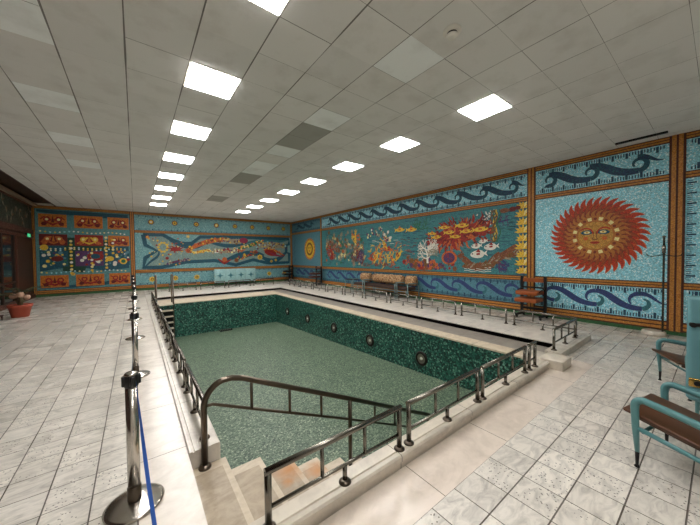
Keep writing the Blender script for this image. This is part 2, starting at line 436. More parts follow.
sd = thing('smoke_detector', 'small round white smoke detector on the ceiling', 'smoke detector', (2.66, 1.72, H)); sd.scale = (1.5, 1.5, 1.5)
m = MB(); m.lathe((0, 0, 0), [(0, -.018), (.055, -.018), (.06, -.012), (.06, 0)], M_LFRAME); m.build('base', sd)
m = MB(); m.lathe((0, 0, 0), [(0, -.055), (.025, -.053), (.038, -.042), (.042, -.034), (.034, -.030), (.034, -.018)], M_LFRAME); m.build('sensor_head', sd)
m = MB(); m.lathe((0, 0, 0), [(.0345, -.030), (.0345, -.019)], M_BLACK); m.build('vent_ring', sd)
m = MB(); m.box((8.11, .66, H-.03), (8.18, 1.40, H-.0005), M_VOID); tag(m.build('ceiling_gap', loc=(8.15, 1, H)), 'long narrow dark slot in the ceiling close to the right wall above the sun', 'vent')

# ------------------------------------------------------------------ amber mosaic frames of the murals
M_AMBER = mosaic('amber_mosaic', (190, 128, 54), .2, 38, .25, (166, 106, 44), .25)
M_BROWNM = mosaic('brown_mosaic', (76, 36, 20), .35, 30)
class Wall:
    """maps (u, v, d): u runs to the viewer's right along the wall, v up, d out of the wall"""
    def __init__(s, side): s.side = side
    def P(s, u, v, d): return (XR-d, -u, v) if s.side == 'r' else (u, YB-d, v)
RW, BW = Wall('r'), Wall('b')
def wbox(m, w, u0, u1, v0, v1, d0, d1, mat):
    a, b = w.P(u0, v0, d0), w.P(u1, v1, d1)
    m.box([min(a[i], b[i]) for i in range(3)], [max(a[i], b[i]) for i in range(3)], mat)
def hframe(name, w, u0, u1, v0, v1, solid=False):
    m = MB(); t = (v1-v0)
    wbox(m, w, u0, u1, v0, v1, 0, .035, M_BROWNM)
    wbox(m, w, u0, u1, v0+.16*t, v0+.43*t, .035, .045, M_AMBER); wbox(m, w, u0, u1, v0+.57*t, v0+.84*t, .035, .045, M_AMBER)
    struct(m, name)
def vframe(name, w, u0, u1, v0, v1):
    m = MB(); t = (u1-u0)
    wbox(m, w, u0, u1, v0, v1, 0, .04, M_BROWNM)
    wbox(m, w, u0+.16*t, u0+.43*t, v0, v1, .04, .05, M_AMBER); wbox(m, w, u0+.57*t, u0+.84*t, v0, v1, .04, .05, M_AMBER)
    struct(m, name)
n = 10
RV = [-17.83, -13.99, -3.14, -.56, 2.99]      # centres of the upright bars on the right wall (u = -Y)
HW = [.06, .07, .10, .11, .01]
for k in range(len(RV)):
    vframe('trim_%d' % n, RW, RV[k]-HW[k], RV[k]+HW[k], .08, H); n += 1
segs = [(RV[k]+HW[k], RV[k+1]-HW[k+1]) for k in range(4)]
for k, (a, b) in enumerate(segs):
    hframe('trim_%d' % n, RW, a, b, H-.13, H); n += 1
    hframe('trim_%d' % n, RW, a, b, .08, .27); n += 1
    hframe('trim_%d' % n, RW, a, b, .92, 1.06); n += 1
    hframe('trim_%d' % n, RW, a, b, 3.09, 3.23); n += 1
m = MB(); wbox(m, RW, -YB, 3.0, 0, .08, 0, .03, M_GREENBASE); struct(m, 'baseboard_right')
m = MB(); wbox(m, BW, XL, XR-.03, 0, .10, 0, .03, M_GREENBASE); struct(m, 'baseboard_back')
for (a, b) in ((XL, -3.40), (-.19, 0.0), (8.46, XR-.05)):
    vframe('trim_%d' % n, BW, a, b, .10, H); n += 1
hframe('trim_%d' % n, BW, -3.40, -.19, .10, .28); n += 1
hframe('trim_%d' % n, BW, -3.40, -.19, H-.14, H); n += 1
for v0, v1 in ((.10, .27), (.88, 1.06), (2.92, 3.06), (H-.14, H)):
    hframe('trim_%d' % n, BW, 0.0, 8.46, v0, v1); n += 1

# ------------------------------------------------------------------ mural tools: flat glass mosaic inlays on the walls
LIFT = [0]
def lift(d):
    LIFT[0] = (LIFT[0]+1) % 60; return d+LIFT[0]*.00005      # no two inlays share one plane
def poly(m, w, pts, mat, d, th=.003):
    """filled flat polygon with a real thickness"""
    d = lift(d)
    f3 = [Vector((p[0], p[1], 0)) for p in pts]
    tris = tessellate_polygon([f3])
    vs = [w.P(p[0], p[1], d+th) for p in pts]
    fs = [tuple(t) for t in tris]
    n_ = len(pts); back = [w.P(p[0], p[1], d) for p in pts]
    fs += [(i, (i+1) % n_, n_+(i+1) % n_, n_+i) for i in range(n_)]
    m.raw(vs+back, fs, mat)
def disc(m, w, u, v, r, mat, d, n=14, ry=None, rot=0):
    ry = ry or r; c, s_ = math.cos(rot), math.sin(rot)
    poly(m, w, [(u+r*math.cos(2*PI*k/n)*c-ry*math.sin(2*PI*k/n)*s_, v+r*math.cos(2*PI*k/n)*s_+ry*math.sin(2*PI*k/n)*c) for k in range(n)], mat, d)
def quad(m, w, u0, u1, v0, v1, mat, d): poly(m, w, [(u0, v0), (u1, v0), (u1, v1), (u0, v1)], mat, d)
def ribbon(m, w, pts, ws, mat, d, th=.003, tf=None):
    n_ = len(pts); L, R_ = [], []; d = lift(d)
    for i in range(n_):
        a = pts[max(i-1, 0)]; b = pts[min(i+1, n_-1)]; dx, dy = b[0]-a[0], b[1]-a[1]; l = math.hypot(dx, dy) or 1
        h_ = ws[i]/2; nx, ny = -dy/l*h_, dx/l*h_
        L.append((pts[i][0]+nx, pts[i][1]+ny)); R_.append((pts[i][0]-nx, pts[i][1]-ny))
    if tf: L = [tf(p) for p in L]; R_ = [tf(p) for p in R_]
    vs = [w.P(p[0], p[1], d+th) for p in L]+[w.P(p[0], p[1], d+th) for p in R_]+[w.P(p[0], p[1], d) for p in L]+[w.P(p[0], p[1], d) for p in R_]
    fs = []
    for i in range(n_-1):
        fs += [(i, i+1, n_+i+1, n_+i), (i, i+1, 2*n_+i+1, 2*n_+i), (n_+i, n_+i+1, 3*n_+i+1, 3*n_+i)]
    m.raw(vs, fs, mat)
def bez(p0, p1, p2, p3, n_=12):
    o = []
    for i in range(n_+1):
        t = i/n_; a, b, c, e = (1-t)**3, 3*t*(1-t)**2, 3*t*t*(1-t), t**3
        o.append((a*p0[0]+b*p1[0]+c*p2[0]+e*p3[0], a*p0[1]+b*p1[1]+c*p2[1]+e*p3[1]))
    return o
def waves(name, parent, w, us, v0, R_, kind, mats, d, lead=.3, tail=.35, tf=None, wmax=.15):
    m = MB()
    body, curl = mats
    def seg(pts, w0, w1, mat, wmid=None):
        n_ = len(pts)
        ws = [(w0+(w1-w0)*i/(n_-1))+(0 if wmid is None else (wmid-(w0+w1)/2)*math.sin(PI*i/(n_-1))) for i in range(n_)]
        ribbon(m, w, pts, ws, mat, d, tf=tf)
    for k, u in enumerate(us):
        c = (u, v0)
        def spiral(a0, a1, r1, n_=14):
            return [(c[0]+(R_+(r1-R_)*i/n_)*math.cos(math.radians(a0+(a1-a0)*i/n_)), c[1]+(R_+(r1-R_)*i/n_)*math.sin(math.radians(a0+(a1-a0)*i/n_))) for i in range(n_+1)]
        if kind == 'top':
            seg(spiral(-90, 215, R_*.55, 18), wmax*.72, wmax*.22, curl)
            start = (u-.02, v0+R_)
            if k == 0: seg(bez((u-lead, v0-R_-.03), (u-lead*.5, v0-R_-.0), (u-.1, v0-R_), (u, v0-R_)), .015, wmax*.72, body)
        else:
            seg(spiral(-90, 75, R_*.5), wmax*.8, wmax*.25, curl)
            st_ = [(c[0]+R_*1.25*math.cos(math.radians(a))-.03, c[1]+.03+R_*1.15*math.sin(math.radians(a))) for a in (215, 190, 165, 140, 115, 90)]
            seg(st_, wmax*.2, wmax*.85, body)
            start = st_[-1]
            if k == 0: seg(bez((u-lead, v0+R_*.3), (u-lead*.6, v0), (u-.15, v0-R_), (u, v0-R_)), .05, wmax*.8, body)
        if k < len(us)-1:
            e = (us[k+1], v0-R_); L_ = e[0]-start[0]
            seg(bez(start, (start[0]+L_*.38, start[1]+.01), (e[0]-L_*.55, e[1]-.03), e, 16), wmax*.8, wmax*.8, body, wmax*1.15)
        else:
            e = (u+tail, v0+.0); seg(bez(start, (start[0]+tail*.5, start[1]+.02), (e[0]-tail*.4, e[1]-.02), e, 12), wmax*.8, .012, body)
    return m.build(name, parent)
def ticks(parent, w, u0, u1, v0, v1, mat, d, step=.21, big=.12, small=.075, sides='tb', colmat=None):
    m = MB(); N = max(2, int((u1-u0)/step)); s_ = (u1-u0)/N
    for k in range(N):
        for q in range(5):
            u = u0+s_*(k+.1+q*.2); bigt = q == 2
            h_ = big if bigt else small*(.8+.4*((k*7+q*3) % 5)/5); ww = .040 if bigt else .018
            if 't' in sides: quad(m, w, u-ww/2, u+ww/2, v1-h_-.0, v1-.0, mat, d)
            if 'b' in sides: quad(m, w, u-ww/2, u+ww/2, v0, v0+h_, mat, d)
            if 'l' in sides: pass
    return m.build('border_ticks', parent)
def backing(parent, w, u0, u1, v0, v1, mat):
    m = MB(); wbox(m, w, u0, u1, v0, v1, .002, .02, mat); return m.build('background', parent)
def mural(w, u0, u1, v0, v1, label, mat, cat='mosaic mural'):
    p = w.P((u0+u1)/2, v0, 0); t = thing('mosaic_mural', label, cat, p, worldparts=True)
    backing(t, w, u0, u1, v0, v1, mat); return t
SKY = mosaic('pale_turquoise_mosaic', (140, 206, 220), .30, 34, .2, (226, 248, 250), .14)
SKYB = mosaic('pale_turquoise_mosaic_back', (108, 160, 166), .28, 26, .3, (160, 200, 198), .14)
SKYD = mosaic('mid_turquoise_mosaic', (84, 134, 148), .3, 34, .3)
TEALM = mosaic('deep_teal_mosaic', (60, 130, 132), .30, 34, .3, (44, 106, 120), .25)
NAVY = mosaic('navy_mosaic', (20, 58, 88), .4, 34, .3, (22, 92, 102), .2)
NAVYT = mosaic('petrol_mosaic', (22, 80, 98), .4, 34, .3)
BLUEV = mosaic('blue_violet_mosaic', (44, 62, 112), .4, 34, .3)
TEALC = mosaic('curl_teal_mosaic', (52, 112, 122), .35, 34, .3)
INK = mosaic('ink_mosaic', (12, 20, 32), .3)
REDM = mosaic('red_mosaic', (156, 38, 28), .4, 40, .3, (110, 22, 16), .25)
ORANGE = mosaic('orange_mosaic', (200, 104, 44), .35, 40, .3, (168, 74, 34), .3)
DRED = mosaic('dark_red_mosaic', (104, 24, 18), .4)
YEL = mosaic('yellow_mosaic', (226, 190, 60), .28, 40, .3, (210, 150, 40), .2)
PYEL = mosaic('pale_yellow_mosaic', (232, 220, 150), .18)
GOLD = mosaic('gold_mosaic', (200, 148, 62), .3, 40, .25, (168, 116, 46), .3)
OLIVE = mosaic('olive_brown_mosaic', (120, 84, 34), .35, 40, .3, (92, 58, 26), .3)
WHITEM = mosaic('white_mosaic', (224, 222, 210), .15)
PURP = mosaic('purple_mosaic', (84, 50, 96), .35)
GREENM = mosaic('leaf_green_mosaic', (40, 106, 74), .35)
DGREEN = mosaic('dark_green_mosaic', (22, 66, 52), .35)
BROWN2 = mosaic('reef_brown_mosaic', (116, 66, 40), .4, 40, .3, (150, 96, 60), .25)
MAG = mosaic('magenta_mosaic', (140, 40, 70), .35)
GREYB = mosaic('grey_beige_mosaic', (150, 140, 118), .3)
D1, D2, D3, D4, D5 = .020, .0235, .027, .0305, .034

def spiky(m, w, u, v, r, n_, mat, d, rnd, inner=.55, ry=1.):
    pts = []
    for k in range(n_*2):
        a = 2*PI*k/(n_*2)+rnd.uniform(-.06, .06); q = r*(rnd.uniform(.82, 1.08) if k % 2 == 0 else inner*rnd.uniform(.8, 1.1))
        pts.append((u+q*math.cos(a), v+q*ry*math.sin(a)))
    poly(m, w, pts, mat, d)
def fish(parent, w, u, v, L, dirn, mat, mat2, d, tilt=0., hb=.17):
    m = MB(); c, s_ = math.cos(tilt), math.sin(tilt)
    def T_(x, y): x *= dirn; return (u+(x*c-y*s_)*L, v+(x*s_+y*c)*L)
    body = [T_(.5*math.cos(a)-.05, hb*math.sin(a)*(1-.2*math.cos(a))) for a in [2*PI*k/16 for k in range(16)]]
    poly(m, w, body, mat, d); poly(m, w, [T_(-.45, 0), T_(-.78, .2), T_(-.68, 0), T_(-.78, -.2)], mat, d)
    poly(m, w, [T_(.05, .16), T_(-.2, .36), T_(-.3, .1)], mat2, d)
    poly(m, w, [T_(.0, .06), T_(-.25, .08), T_(-.25, -.06), T_(0, -.06)], mat2, d+.0035)
    disc(m, w, *T_(.28, .06), .035*L+.008, INK, d+.0035, 8)
    m.build('fish', parent)
def flower(m, w, u, v, r, mat, mat2, d, n_=8):
    pts = []
    for k in range(n_*2):
        a = PI*k/n_; q = r if k % 2 == 0 else r*.62
        pts.append((u+q*math.cos(a), v+q*math.sin(a)))
    poly(m, w, pts, mat, d); disc(m, w, u, v, r*.42, mat2, d+.0035, 12); disc(m, w, u, v, r*.2, mat, d+.007, 8)
def scatter(m, w, u0, u1, v0, v1, n_, mats, r0, r1, d, rnd, inside=None):
    for _ in range(n_):
        u, v = rnd.uniform(u0, u1), rnd.uniform(v0, v1)
        if inside and not inside(u, v): continue
        disc(m, w, u, v, rnd.uniform(r0, r1), rnd.choice(mats), d+rnd.choice((0, .001, .002)), 7, rnd.uniform(r0, r1), rnd.uniform(0, 3))
def branchy(m, w, u, v, ang, L, wd, depth, mat, d, rnd, spread=.5):
    e = (u+L*math.cos(ang), v+L*math.sin(ang))
    ribbon(m, w, [(u, v), ((u+e[0])/2+rnd.uniform(-.02, .02), (v+e[1])/2), e], [wd, wd*.85, wd*.6], mat, d+.0002*depth)
    if depth > 0:
        for s_ in (-1, 1): branchy(m, w, e[0], e[1], ang+s_*spread*rnd.uniform(.7, 1.2), L*.72, wd*.66, depth-1, mat, d, rnd, spread)
        if rnd.random() < .5: branchy(m, w, (u+e[0])/2, (v+e[1])/2, ang+rnd.choice((-1, 1))*spread*1.4, L*.5, wd*.5, depth-1, mat, d, rnd, spread)

# right wall: four bays
u0, u1 = segs[0]
t = mural(RW, u0, u1, 3.23, H-.13, 'turquoise wave band above the small sun mosaic in the far corner bay', SKYD)
waves('wave_scroll', t, RW, [u0+.85, u0+1.72, u0+2.6], 3.56, .10, 'top', (NAVY, NAVYT), D1, .4, .45); ticks(t, RW, u0+.05, u1-.05, 3.25, 3.82, NAVY, D1)
t = mural(RW, u0, u1, .27, .92, 'lower turquoise wave band in the far corner bay of the right wall', SKYD)
waves('wave_scroll', t, RW, [u0+.85, u0+1.72, u0+2.6], .62, .10, 'low', (BLUEV, TEALC), D1, .4, .45); ticks(t, RW, u0+.05, u1-.05, .29, .90, NAVY, D1)
t = mural(RW, u0, u1, 1.06, 3.09, 'small golden ring sun mosaic in the far corner bay of the right wall', SKYD)
m = MB(); c = (-15.36, 2.09)
for k in range(30):
    a = 2*PI*k/30; r0, r1 = .5, .74
    poly(m, RW, [(c[0]+r0*math.cos(a-.1), c[1]+r0*math.sin(a-.1)), (c[0]+r1*math.cos(a+.02), c[1]+r1*math.sin(a+.02)), (c[0]+r0*math.cos(a+.12), c[1]+r0*math.sin(a+.12))], ORANGE, D1)
disc(m, RW, *c, .64, ORANGE, D2, 36); disc(m, RW, *c, .54, YEL, D3, 36); disc(m, RW, *c, .40, OLIVE, D4, 30); disc(m, RW, *c, .27, YEL, D5, 24)
for k in range(20):
    a = 2*PI*k/20; disc(m, RW, c[0]+.59*math.cos(a), c[1]+.59*math.sin(a), .035, YEL, D4, 6)
disc(m, RW, c[0]-.1, c[1]+.07, .05, OLIVE, .038, 8); disc(m, RW, c[0]+.1, c[1]+.07, .05, OLIVE, .038, 8); disc(m, RW, c[0], c[1]-.12, .09, REDM, .038, 10, .03)
m.build('sun_emblem', t)
m = MB(); rnd = random.Random(3)
for k in range(9): branchy(m, RW, u0+.25+.06*(k % 2), 1.25+k*.2, rnd.uniform(0, 3), .12, .02, 2, NAVY, D1, rnd)
m.build('seaweed', t)

u0, u1 = segs[1]
us = [-3.62-.862*k for k in range(12)][::-1]
t = mural(RW, u0, u1, 3.23, H-.13, 'long turquoise band of dark rolling waves above the underwater mural', SKY)
waves('wave_scroll', t, RW, us, 3.545, .135, 'top', (NAVY, NAVYT), D1, .35, .32); ticks(t, RW, u0+.05, u1-.05, 3.25, 3.82, NAVY, D1)
t = mural(RW, u0, u1, .27, .92, 'long lower band of blue rolling waves below the underwater mural', SKYD)
waves('wave_scroll', t, RW, [u+.0 for u in us], .60, .13, 'low', (BLUEV, TEALC), D1, .35, .32, wmax=.12); ticks(t, RW, u0+.05, u1-.05, .29, .90, NAVY, D1)
sea = mural(RW, u0, u1, 1.06, 3.09, 'big underwater mosaic with red coral and yellow fish on the right wall', TEALM)
rnd = random.Random(11)
m = MB()   # water streaks
for _ in range(620):
    u, v = rnd.uniform(u0+.1, u1-.1), rnd.uniform(1.15, 3.0); L = rnd.uniform(.08, .35)
    ribbon(m, RW, [(u, v), (u+L/2, v+rnd.uniform(-.015, .015)), (u+L, v)], [.004, rnd.uniform(.010, .03), .004], rnd.choice([NAVYT, NAVY, SKYD, DGREEN, NAVYT]), D1)
for _ in range(60):
    u, v = rnd.uniform(-4.9, -3.5), rnd.uniform(1.6, 2.9); L = rnd.uniform(.12, .4)
    ribbon(m, RW, [(u, v), (u+L/2, v+rnd.uniform(-.015, .015)), (u+L, v)], [.004, .016, .004], NAVY, D1)
m.build('water_streaks', sea)
m = MB()   # big red coral with spiky arms
def inred(u, v): return ((u+5.35)/1.25)**2+((v-2.33)/.42)**2 < 1
for _ in range(240):
    a = rnd.uniform(0, 2*PI); q = rnd.uniform(.15, 1.0); u, v = -5.35+1.15*q*math.cos(a)*1.0, 2.33+.12*math.cos(a)+.42*q*math.sin(a)
    L = rnd.uniform(.14, .3); g = a+rnd.uniform(-.5, .5)
    ribbon(m, RW, [(u, v), (u+L*.6*math.cos(g), v+L*.6*math.sin(g)), (u+L*math.cos(g+.3), v+L*math.sin(g+.3))], [.07, .05, .01], rnd.choice([REDM, REDM, DRED, ORANGE]), D2+rnd.choice((0, .001, .002)))
disc(m, RW, -5.35, 2.33, .9, REDM, D2, 24, .30, .14)
m.build('red_coral', sea)
for (u, v, L) in ((-5.79, 2.60, .36), (-5.12, 2.61, .42), (-5.6, 2.42, .36), (-4.98, 2.41, .36), (-4.5, 2.44, .44), (-6.12, 2.29, .36), (-5.37, 2.26, .34), (-6.3, 2.42, .3)):
    fish(sea, RW, u, v, L, 1, YEL, ORANGE, D5, rnd.uniform(-.08, .05))
for (u, v, L) in ((-4.72, 1.92, .30), (-4.50, 2.06, .24), (-4.27, 1.88, .38), (-4.68, 1.66, .46)):
    fish(sea, RW, u, v, L, -1, WHITEM, REDM, D4, .1, .27)
m = MB()   # brown reef branch
for (a, b, w_) in (((-5.15, 1.52), (-4.75, 1.25), .2), ((-4.75, 1.25), (-4.35, 1.3), .24), ((-4.35, 1.3), (-3.95, 1.62), .24), ((-3.95, 1.62), (-3.5, 1.86), .16)):
    ribbon(m, RW, bez(a, (a[0]+.1, a[1]), (b[0]-.1, b[1]), b, 8), [w_]*9, BROWN2, D2+.001*rnd.random())
for _ in range(120):
    k = rnd.random(); u = -5.2+1.75*k; v = 1.25+.55*max(0, (k-.35))*1.3
    g = rnd.uniform(-.4, 1.2); L = rnd.uniform(.1, .26)
    ribbon(m, RW, [(u, v), (u+L*math.cos(g), v+L*math.sin(g))], [.05, .02], rnd.choice([BROWN2, BROWN2, OLIVE, GREYB]), D3)
m.build('reef_branch', sea)
m = MB(); disc(m, RW, -5.66, 1.55, .3, ORANGE, D2, 16, .24); disc(m, RW, -5.66, 1.55, .22, PURP, D3, 14, .18)
for _ in range(40):
    a = rnd.uniform(0, 2*PI); branchy(m, RW, -5.66, 1.55, a, .1, .02, 1, rnd.choice([PURP, BLUEV, REDM]), D4, rnd)
for k in range(8): branchy(m, RW, -5.35, 1.6, rnd.uniform(-.6, .6), .12, .03, 2, BROWN2, D2, rnd)
m.build('purple_shell_coral', sea)
m = MB()   # white tree coral
branchy(m, RW, -6.55, 1.35, PI/2, .32, .09, 4, WHITEM, D3, rnd, .48)
for _ in range(14): branchy(m, RW, -6.55, 1.5+rnd.random()*.45, rnd.choice((.35, PI-.35)), .22, .045, 2, rnd.choice([WHITEM, GREYB]), D3, rnd, .5)
m.build('white_tree_coral', sea)
m = MB()   # orange and violet mound below it
for _ in range(120):
    u = rnd.gauss(-6.75, .5); v = 1.16+abs(rnd.gauss(0, .16)); spiky(m, RW, u, v, rnd.uniform(.06, .15), 6, rnd.choice([PURP, ORANGE, BROWN2, REDM, ORANGE, OLIVE]), D2+rnd.choice((0, .001, .002)), rnd)
m.build('coral_mound', sea)
m = MB()   # red dashes
for _ in range(46):
    u, v = rnd.gauss(-7.5, .35), rnd.uniform(1.55, 2.35); quad(m, RW, u, u+rnd.uniform(.08, .2), v, v+.02, rnd.choice([DRED, ORANGE, NAVY, DRED]), D2)
m.build('red_dashes', sea)
for (u, v) in ((-7.85, 2.68), (-7.25, 2.64)): fish(sea, RW, u, v, .46, 1, YEL, ORANGE, D3)
m = MB()
for u in (-8.1, -7.6, -7.1): ribbon(m, RW, [(u-.2, 2.57), (u, 2.54), (u+.25, 2.58)], [.01, .035, .01], NAVY, D2)
for _ in range(24): branchy(m, RW, rnd.gauss(-6.9, .3), rnd.gauss(2.72, .1), rnd.uniform(0, 3), .12, .03, 1, GREENM, D1, rnd)
m.build('green_weed', sea)
for (u, v, L, ma, mb_) in ((-9.38, 1.5, .5, YEL, ORANGE), (-8.62, 1.92, .46, ORANGE, REDM), (-8.04, 1.58, .5, YEL, REDM), (-8.8, 2.1, .36, YEL, ORANGE), (-9.7, 1.5, .44, ORANGE, REDM), (-8.35, 1.5, .4, ORANGE, YEL), (-9.0, 1.75, .4, ORANGE, YEL)):
    fish(sea, RW, u, v, L, rnd.choice((-1, 1)), ma, mb_, D4, rnd.uniform(-1.2, 1.2))
m = MB()
for _ in range(60): branchy(m, RW, rnd.gauss(-8.9, .55), rnd.gauss(1.7, .28), rnd.uniform(0, 6), .15, .05, 1, rnd.choice([ORANGE, YEL, REDM, YEL]), D2, rnd)
for _ in range(20): quad(m, RW, rnd.gauss(-8.9, .4), rnd.gauss(-8.9, .4), 2.28, 2.30, WHITEM, D1) if False else None
for _ in range(12):
    u, v = rnd.gauss(-8.9, .4), rnd.uniform(2.1, 2.35); quad(m, RW, u, u+.25, v, v+.014, WHITEM, D1)
m.build('orange_anemone', sea)
m = MB()
for (u, v) in ((-9.9, 2.55), (-9.55, 2.75), (-9.3, 2.6), (-9.0, 2.85), (-8.8, 2.55), (-8.6, 2.4)):
    for _ in range(7): disc(m, RW, u+rnd.gauss(0, .09), v+rnd.gauss(0, .07), rnd.uniform(.03, .07), rnd.choice([WHITEM, GREYB, PYEL, PURP]), D2+rnd.choice((0, .001)), 8)
for _ in range(30):
    u = rnd.uniform(-10.2, -8.3); v = 1.12+.12*rnd.random(); branchy(m, RW, u, v, rnd.uniform(.2, 2.9), .1, .03, 1, rnd.choice([DRED, BROWN2, REDM]), D2, rnd)
m.build('jellyfish_group', sea)
m = MB()   # far left reef
for _ in range(300):
    u = rnd.uniform(-13.5, -10.2); v = rnd.gauss(2.05-.25*((u+12)/1.3), .34)
    if 1.15 < v < 2.95: spiky(m, RW, u, v, rnd.uniform(.06, .17), 7, rnd.choice([GREYB, BROWN2, GREENM, GREYB, GREYB, OLIVE, ORANGE, TEALC, NAVYT, PYEL]), D2+rnd.choice((0, .001, .002)), rnd, .4)
for _ in range(26): branchy(m, RW, rnd.uniform(-11.2, -10.2), rnd.uniform(1.2, 1.6), rnd.uniform(.9, 2.2), .18, .045, 2, rnd.choice([PURP, DRED, PURP, BROWN2]), D3, rnd)
m.build('coral_reef', sea)
m = MB(); 
for _ in range(16): branchy(m, RW, -12.9, 1.95, rnd.uniform(0, 6.3), .24, .06, 2, rnd.choice([REDM, ORANGE, REDM]), D4, rnd)
for _ in range(13): branchy(m, RW, -10.8, 2.6, rnd.uniform(0, 6.3), .2, .055, 1, rnd.choice([YEL, YEL, ORANGE]), D4, rnd)
m.build('red_sea_anemone', sea)
m = MB()   # bubbles and hanging weed
for _ in range(46): disc(m, RW, rnd.gauss(-4.32, .13), rnd.uniform(2.55, 3.0), .02, WHITEM, D2, 7)
for q in range(7):
    u = -4.08+rnd.gauss(0, .06); ribbon(m, RW, [(u+.05*math.sin(k*1.4+q), 2.98-k*.12) for k in range(9)], [.03]*9, rnd.choice([YEL, GREENM, OLIVE]), D2+q*.0003)
ribbon(m, RW, [(-4.6, 2.64), (-4.1, 2.60), (-3.7, 2.64)], [.05, .06, .04], BLUEV, D1)
for _ in range(14): branchy(m, RW, rnd.uniform(-4.5, -3.7), 2.62, rnd.choice((1.4, -1.4)), .1, .02, 1, PURP, D2, rnd)
m.build('hanging_weed', sea)
m = MB(); disc(m, RW, -3.62, 2.93, .1, DRED, D2, 12, .07); disc(m, RW, -3.84, 2.92, .14, BROWN2, D2, 12, .07); disc(m, RW, -3.48, 2.95, .08, DRED, D3, 12, .06); m.build('turtle', sea)
m = MB()
for _ in range(16): branchy(m, RW, -3.95+rnd.gauss(0, .05), 1.3+rnd.gauss(0, .08), rnd.uniform(-1.8, .6), .12, .04, 1, rnd.choice([PURP, BLUEV]), D2, rnd)
for k in range(3):
    ribbon(m, RW, [(-5.1+.11*i, 1.13+.06*k+.02*math.sin(i*1.9)) for i in range(9)], [.018]*9, WHITEM, D2)
m.build('squid_and_foam', sea)
m = MB()   # yellow leaf column on blue at the right edge
for _ in range(90):
    v = rnd.uniform(1.1, 3.05); L = rnd.uniform(.1, .3); ribbon(m, RW, [(-3.28, v), (-3.28-L, v+rnd.uniform(-.03, .03))], [.03, .005], rnd.choice([NAVY, BLUEV, NAVYT]), D2)
for k in range(9):
    v = 1.14+k*.225
    for a in (.5, 1.0, 1.57, 2.1, 2.6, 3.1, .1): 
        L = .22 if k % 2 else .19
        ribbon(m, RW, [(-3.345, v), (-3.345+L*.5*math.cos(a), v+L*.5*math.sin(a)), (-3.345+L*math.cos(a), v+L*math.sin(a))], [.04, .075, .008], YEL if a != 1.0 else PYEL, D3+a*.0003)
m.build('yellow_leaf_column', sea)

u0, u1 = segs[2]
t = mural(RW, u0, u1, 3.23, H-.13, 'turquoise band with three dark waves above the red sun face', SKY)
waves('wave_scroll', t, RW, [-2.72, -1.90, -1.10], 3.545, .14, 'top', (NAVY, NAVYT), D1, .12, .36); ticks(t, RW, u0+.05, u1-.05, 3.25, 3.82, NAVY, D1)
t = mural(RW, u0, u1, .27, .92, 'turquoise band with three blue waves below the red sun face', SKY)
waves('wave_scroll', t, RW, [-2.60, -1.76, -1.02], .60, .135, 'low', (BLUEV, TEALC), D1, .38, .36, wmax=.12); ticks(t, RW, u0+.05, u1-.05, .29, .90, NAVY, D1)
t = mural(RW, u0, u1, 1.06, 3.09, 'large red sun with a calm face in mosaic on the right wall', SKY)
sc = (-1.80, 2.07)
def flames(m, n_, r0, r1, w0, mat, d, sw=.20, ph=0, thk=.003):
    for k in range(n_):
        a0 = 2*PI*(k+ph)/n_; pts = []; N = 7
        def ctr(t_): return a0+sw*math.sin(t_*PI*1.15)*(.6+.4*t_), r0+(r1-r0)*t_
        Lp, Rp = [], []
        for i in range(N+1):
            t_ = i/N; a, r_ = ctr(t_); h_ = w0*(1-t_)**.42*.5+ (0.002 if i == N else 0)
            Lp.append((sc[0]+r_*math.cos(a+h_/r_), sc[1]+r_*math.sin(a+h_/r_))); Rp.append((sc[0]+r_*math.cos(a-h_/r_), sc[1]+r_*math.sin(a-h_/r_)))
        poly(m, RW, Lp+Rp[::-1], mat, d+(k % 2)*.0006, thk)
SUNR = mosaic('sun_red_mosaic', (190, 58, 24), .3, 46, .3, (150, 34, 18), .25)
SUNB = mosaic('sun_brown_mosaic', (128, 52, 26), .3, 46, .3)
SUNO = mosaic('sun_orange_mosaic', (210, 110, 44), .3, 46, .3, (190, 84, 34), .3)
SUNR2 = mosaic('sun_rust_mosaic', (168, 76, 34), .3, 46, .3, (138, 60, 28), .3); SUNO2 = mosaic('sun_ochre_mosaic', (176, 108, 44), .3, 46, .3)
m = MB(); disc(m, RW, *sc, .70, SUNB, D1, 40)
flames(m, 38, .60, .90, .150, SUNO, D1+.001, .09); m.build('flame_ring_outline', t)
m = MB(); flames(m, 38, .60, .885, .118, SUNR, D2, .09); m.build('outer_flame_ring', t)
m = MB(); disc(m, RW, *sc, .62, SUNB, D2+.004, 40); flames(m, 34, .46, .745, .11, SUNB, D3+.002, .10, .5); flames(m, 34, .46, .73, .085, SUNR2, D3+.004, .10, .5)
m.build('middle_flame_ring', t)
m = MB(); disc(m, RW, *sc, .52, SUNB, .036, 40); flames(m, 32, .40, .60, .085, SUNO2, .038, .12); m.build('inner_flame_ring', t)
m = MB(); disc(m, RW, *sc, .445, SUNO2, .044, 44)
for k in range(12):
    a = 2*PI*(k+.5)/12+.0; r_ = .385; c2, s2 = math.cos(a), math.sin(a); h1 = .040
    pts = [(sc[0]+(r_+x)*c2-y*s2, sc[1]+(r_+x)*s2+y*c2) for x, y in ((-.036, -h1*.85), (.04, -h1), (.04, h1), (-.036, h1*.85))]
    poly(m, RW, pts, PYEL, .0475)
for k in range(12):
    a = 2*PI*k/12; disc(m, RW, sc[0]+.385*math.cos(a), sc[1]+.385*math.sin(a), .032, SUNB, .0475, 10)
m.build('square_ring', t)
m = MB(); disc(m, RW, *sc, .315, GOLD, .051, 40)
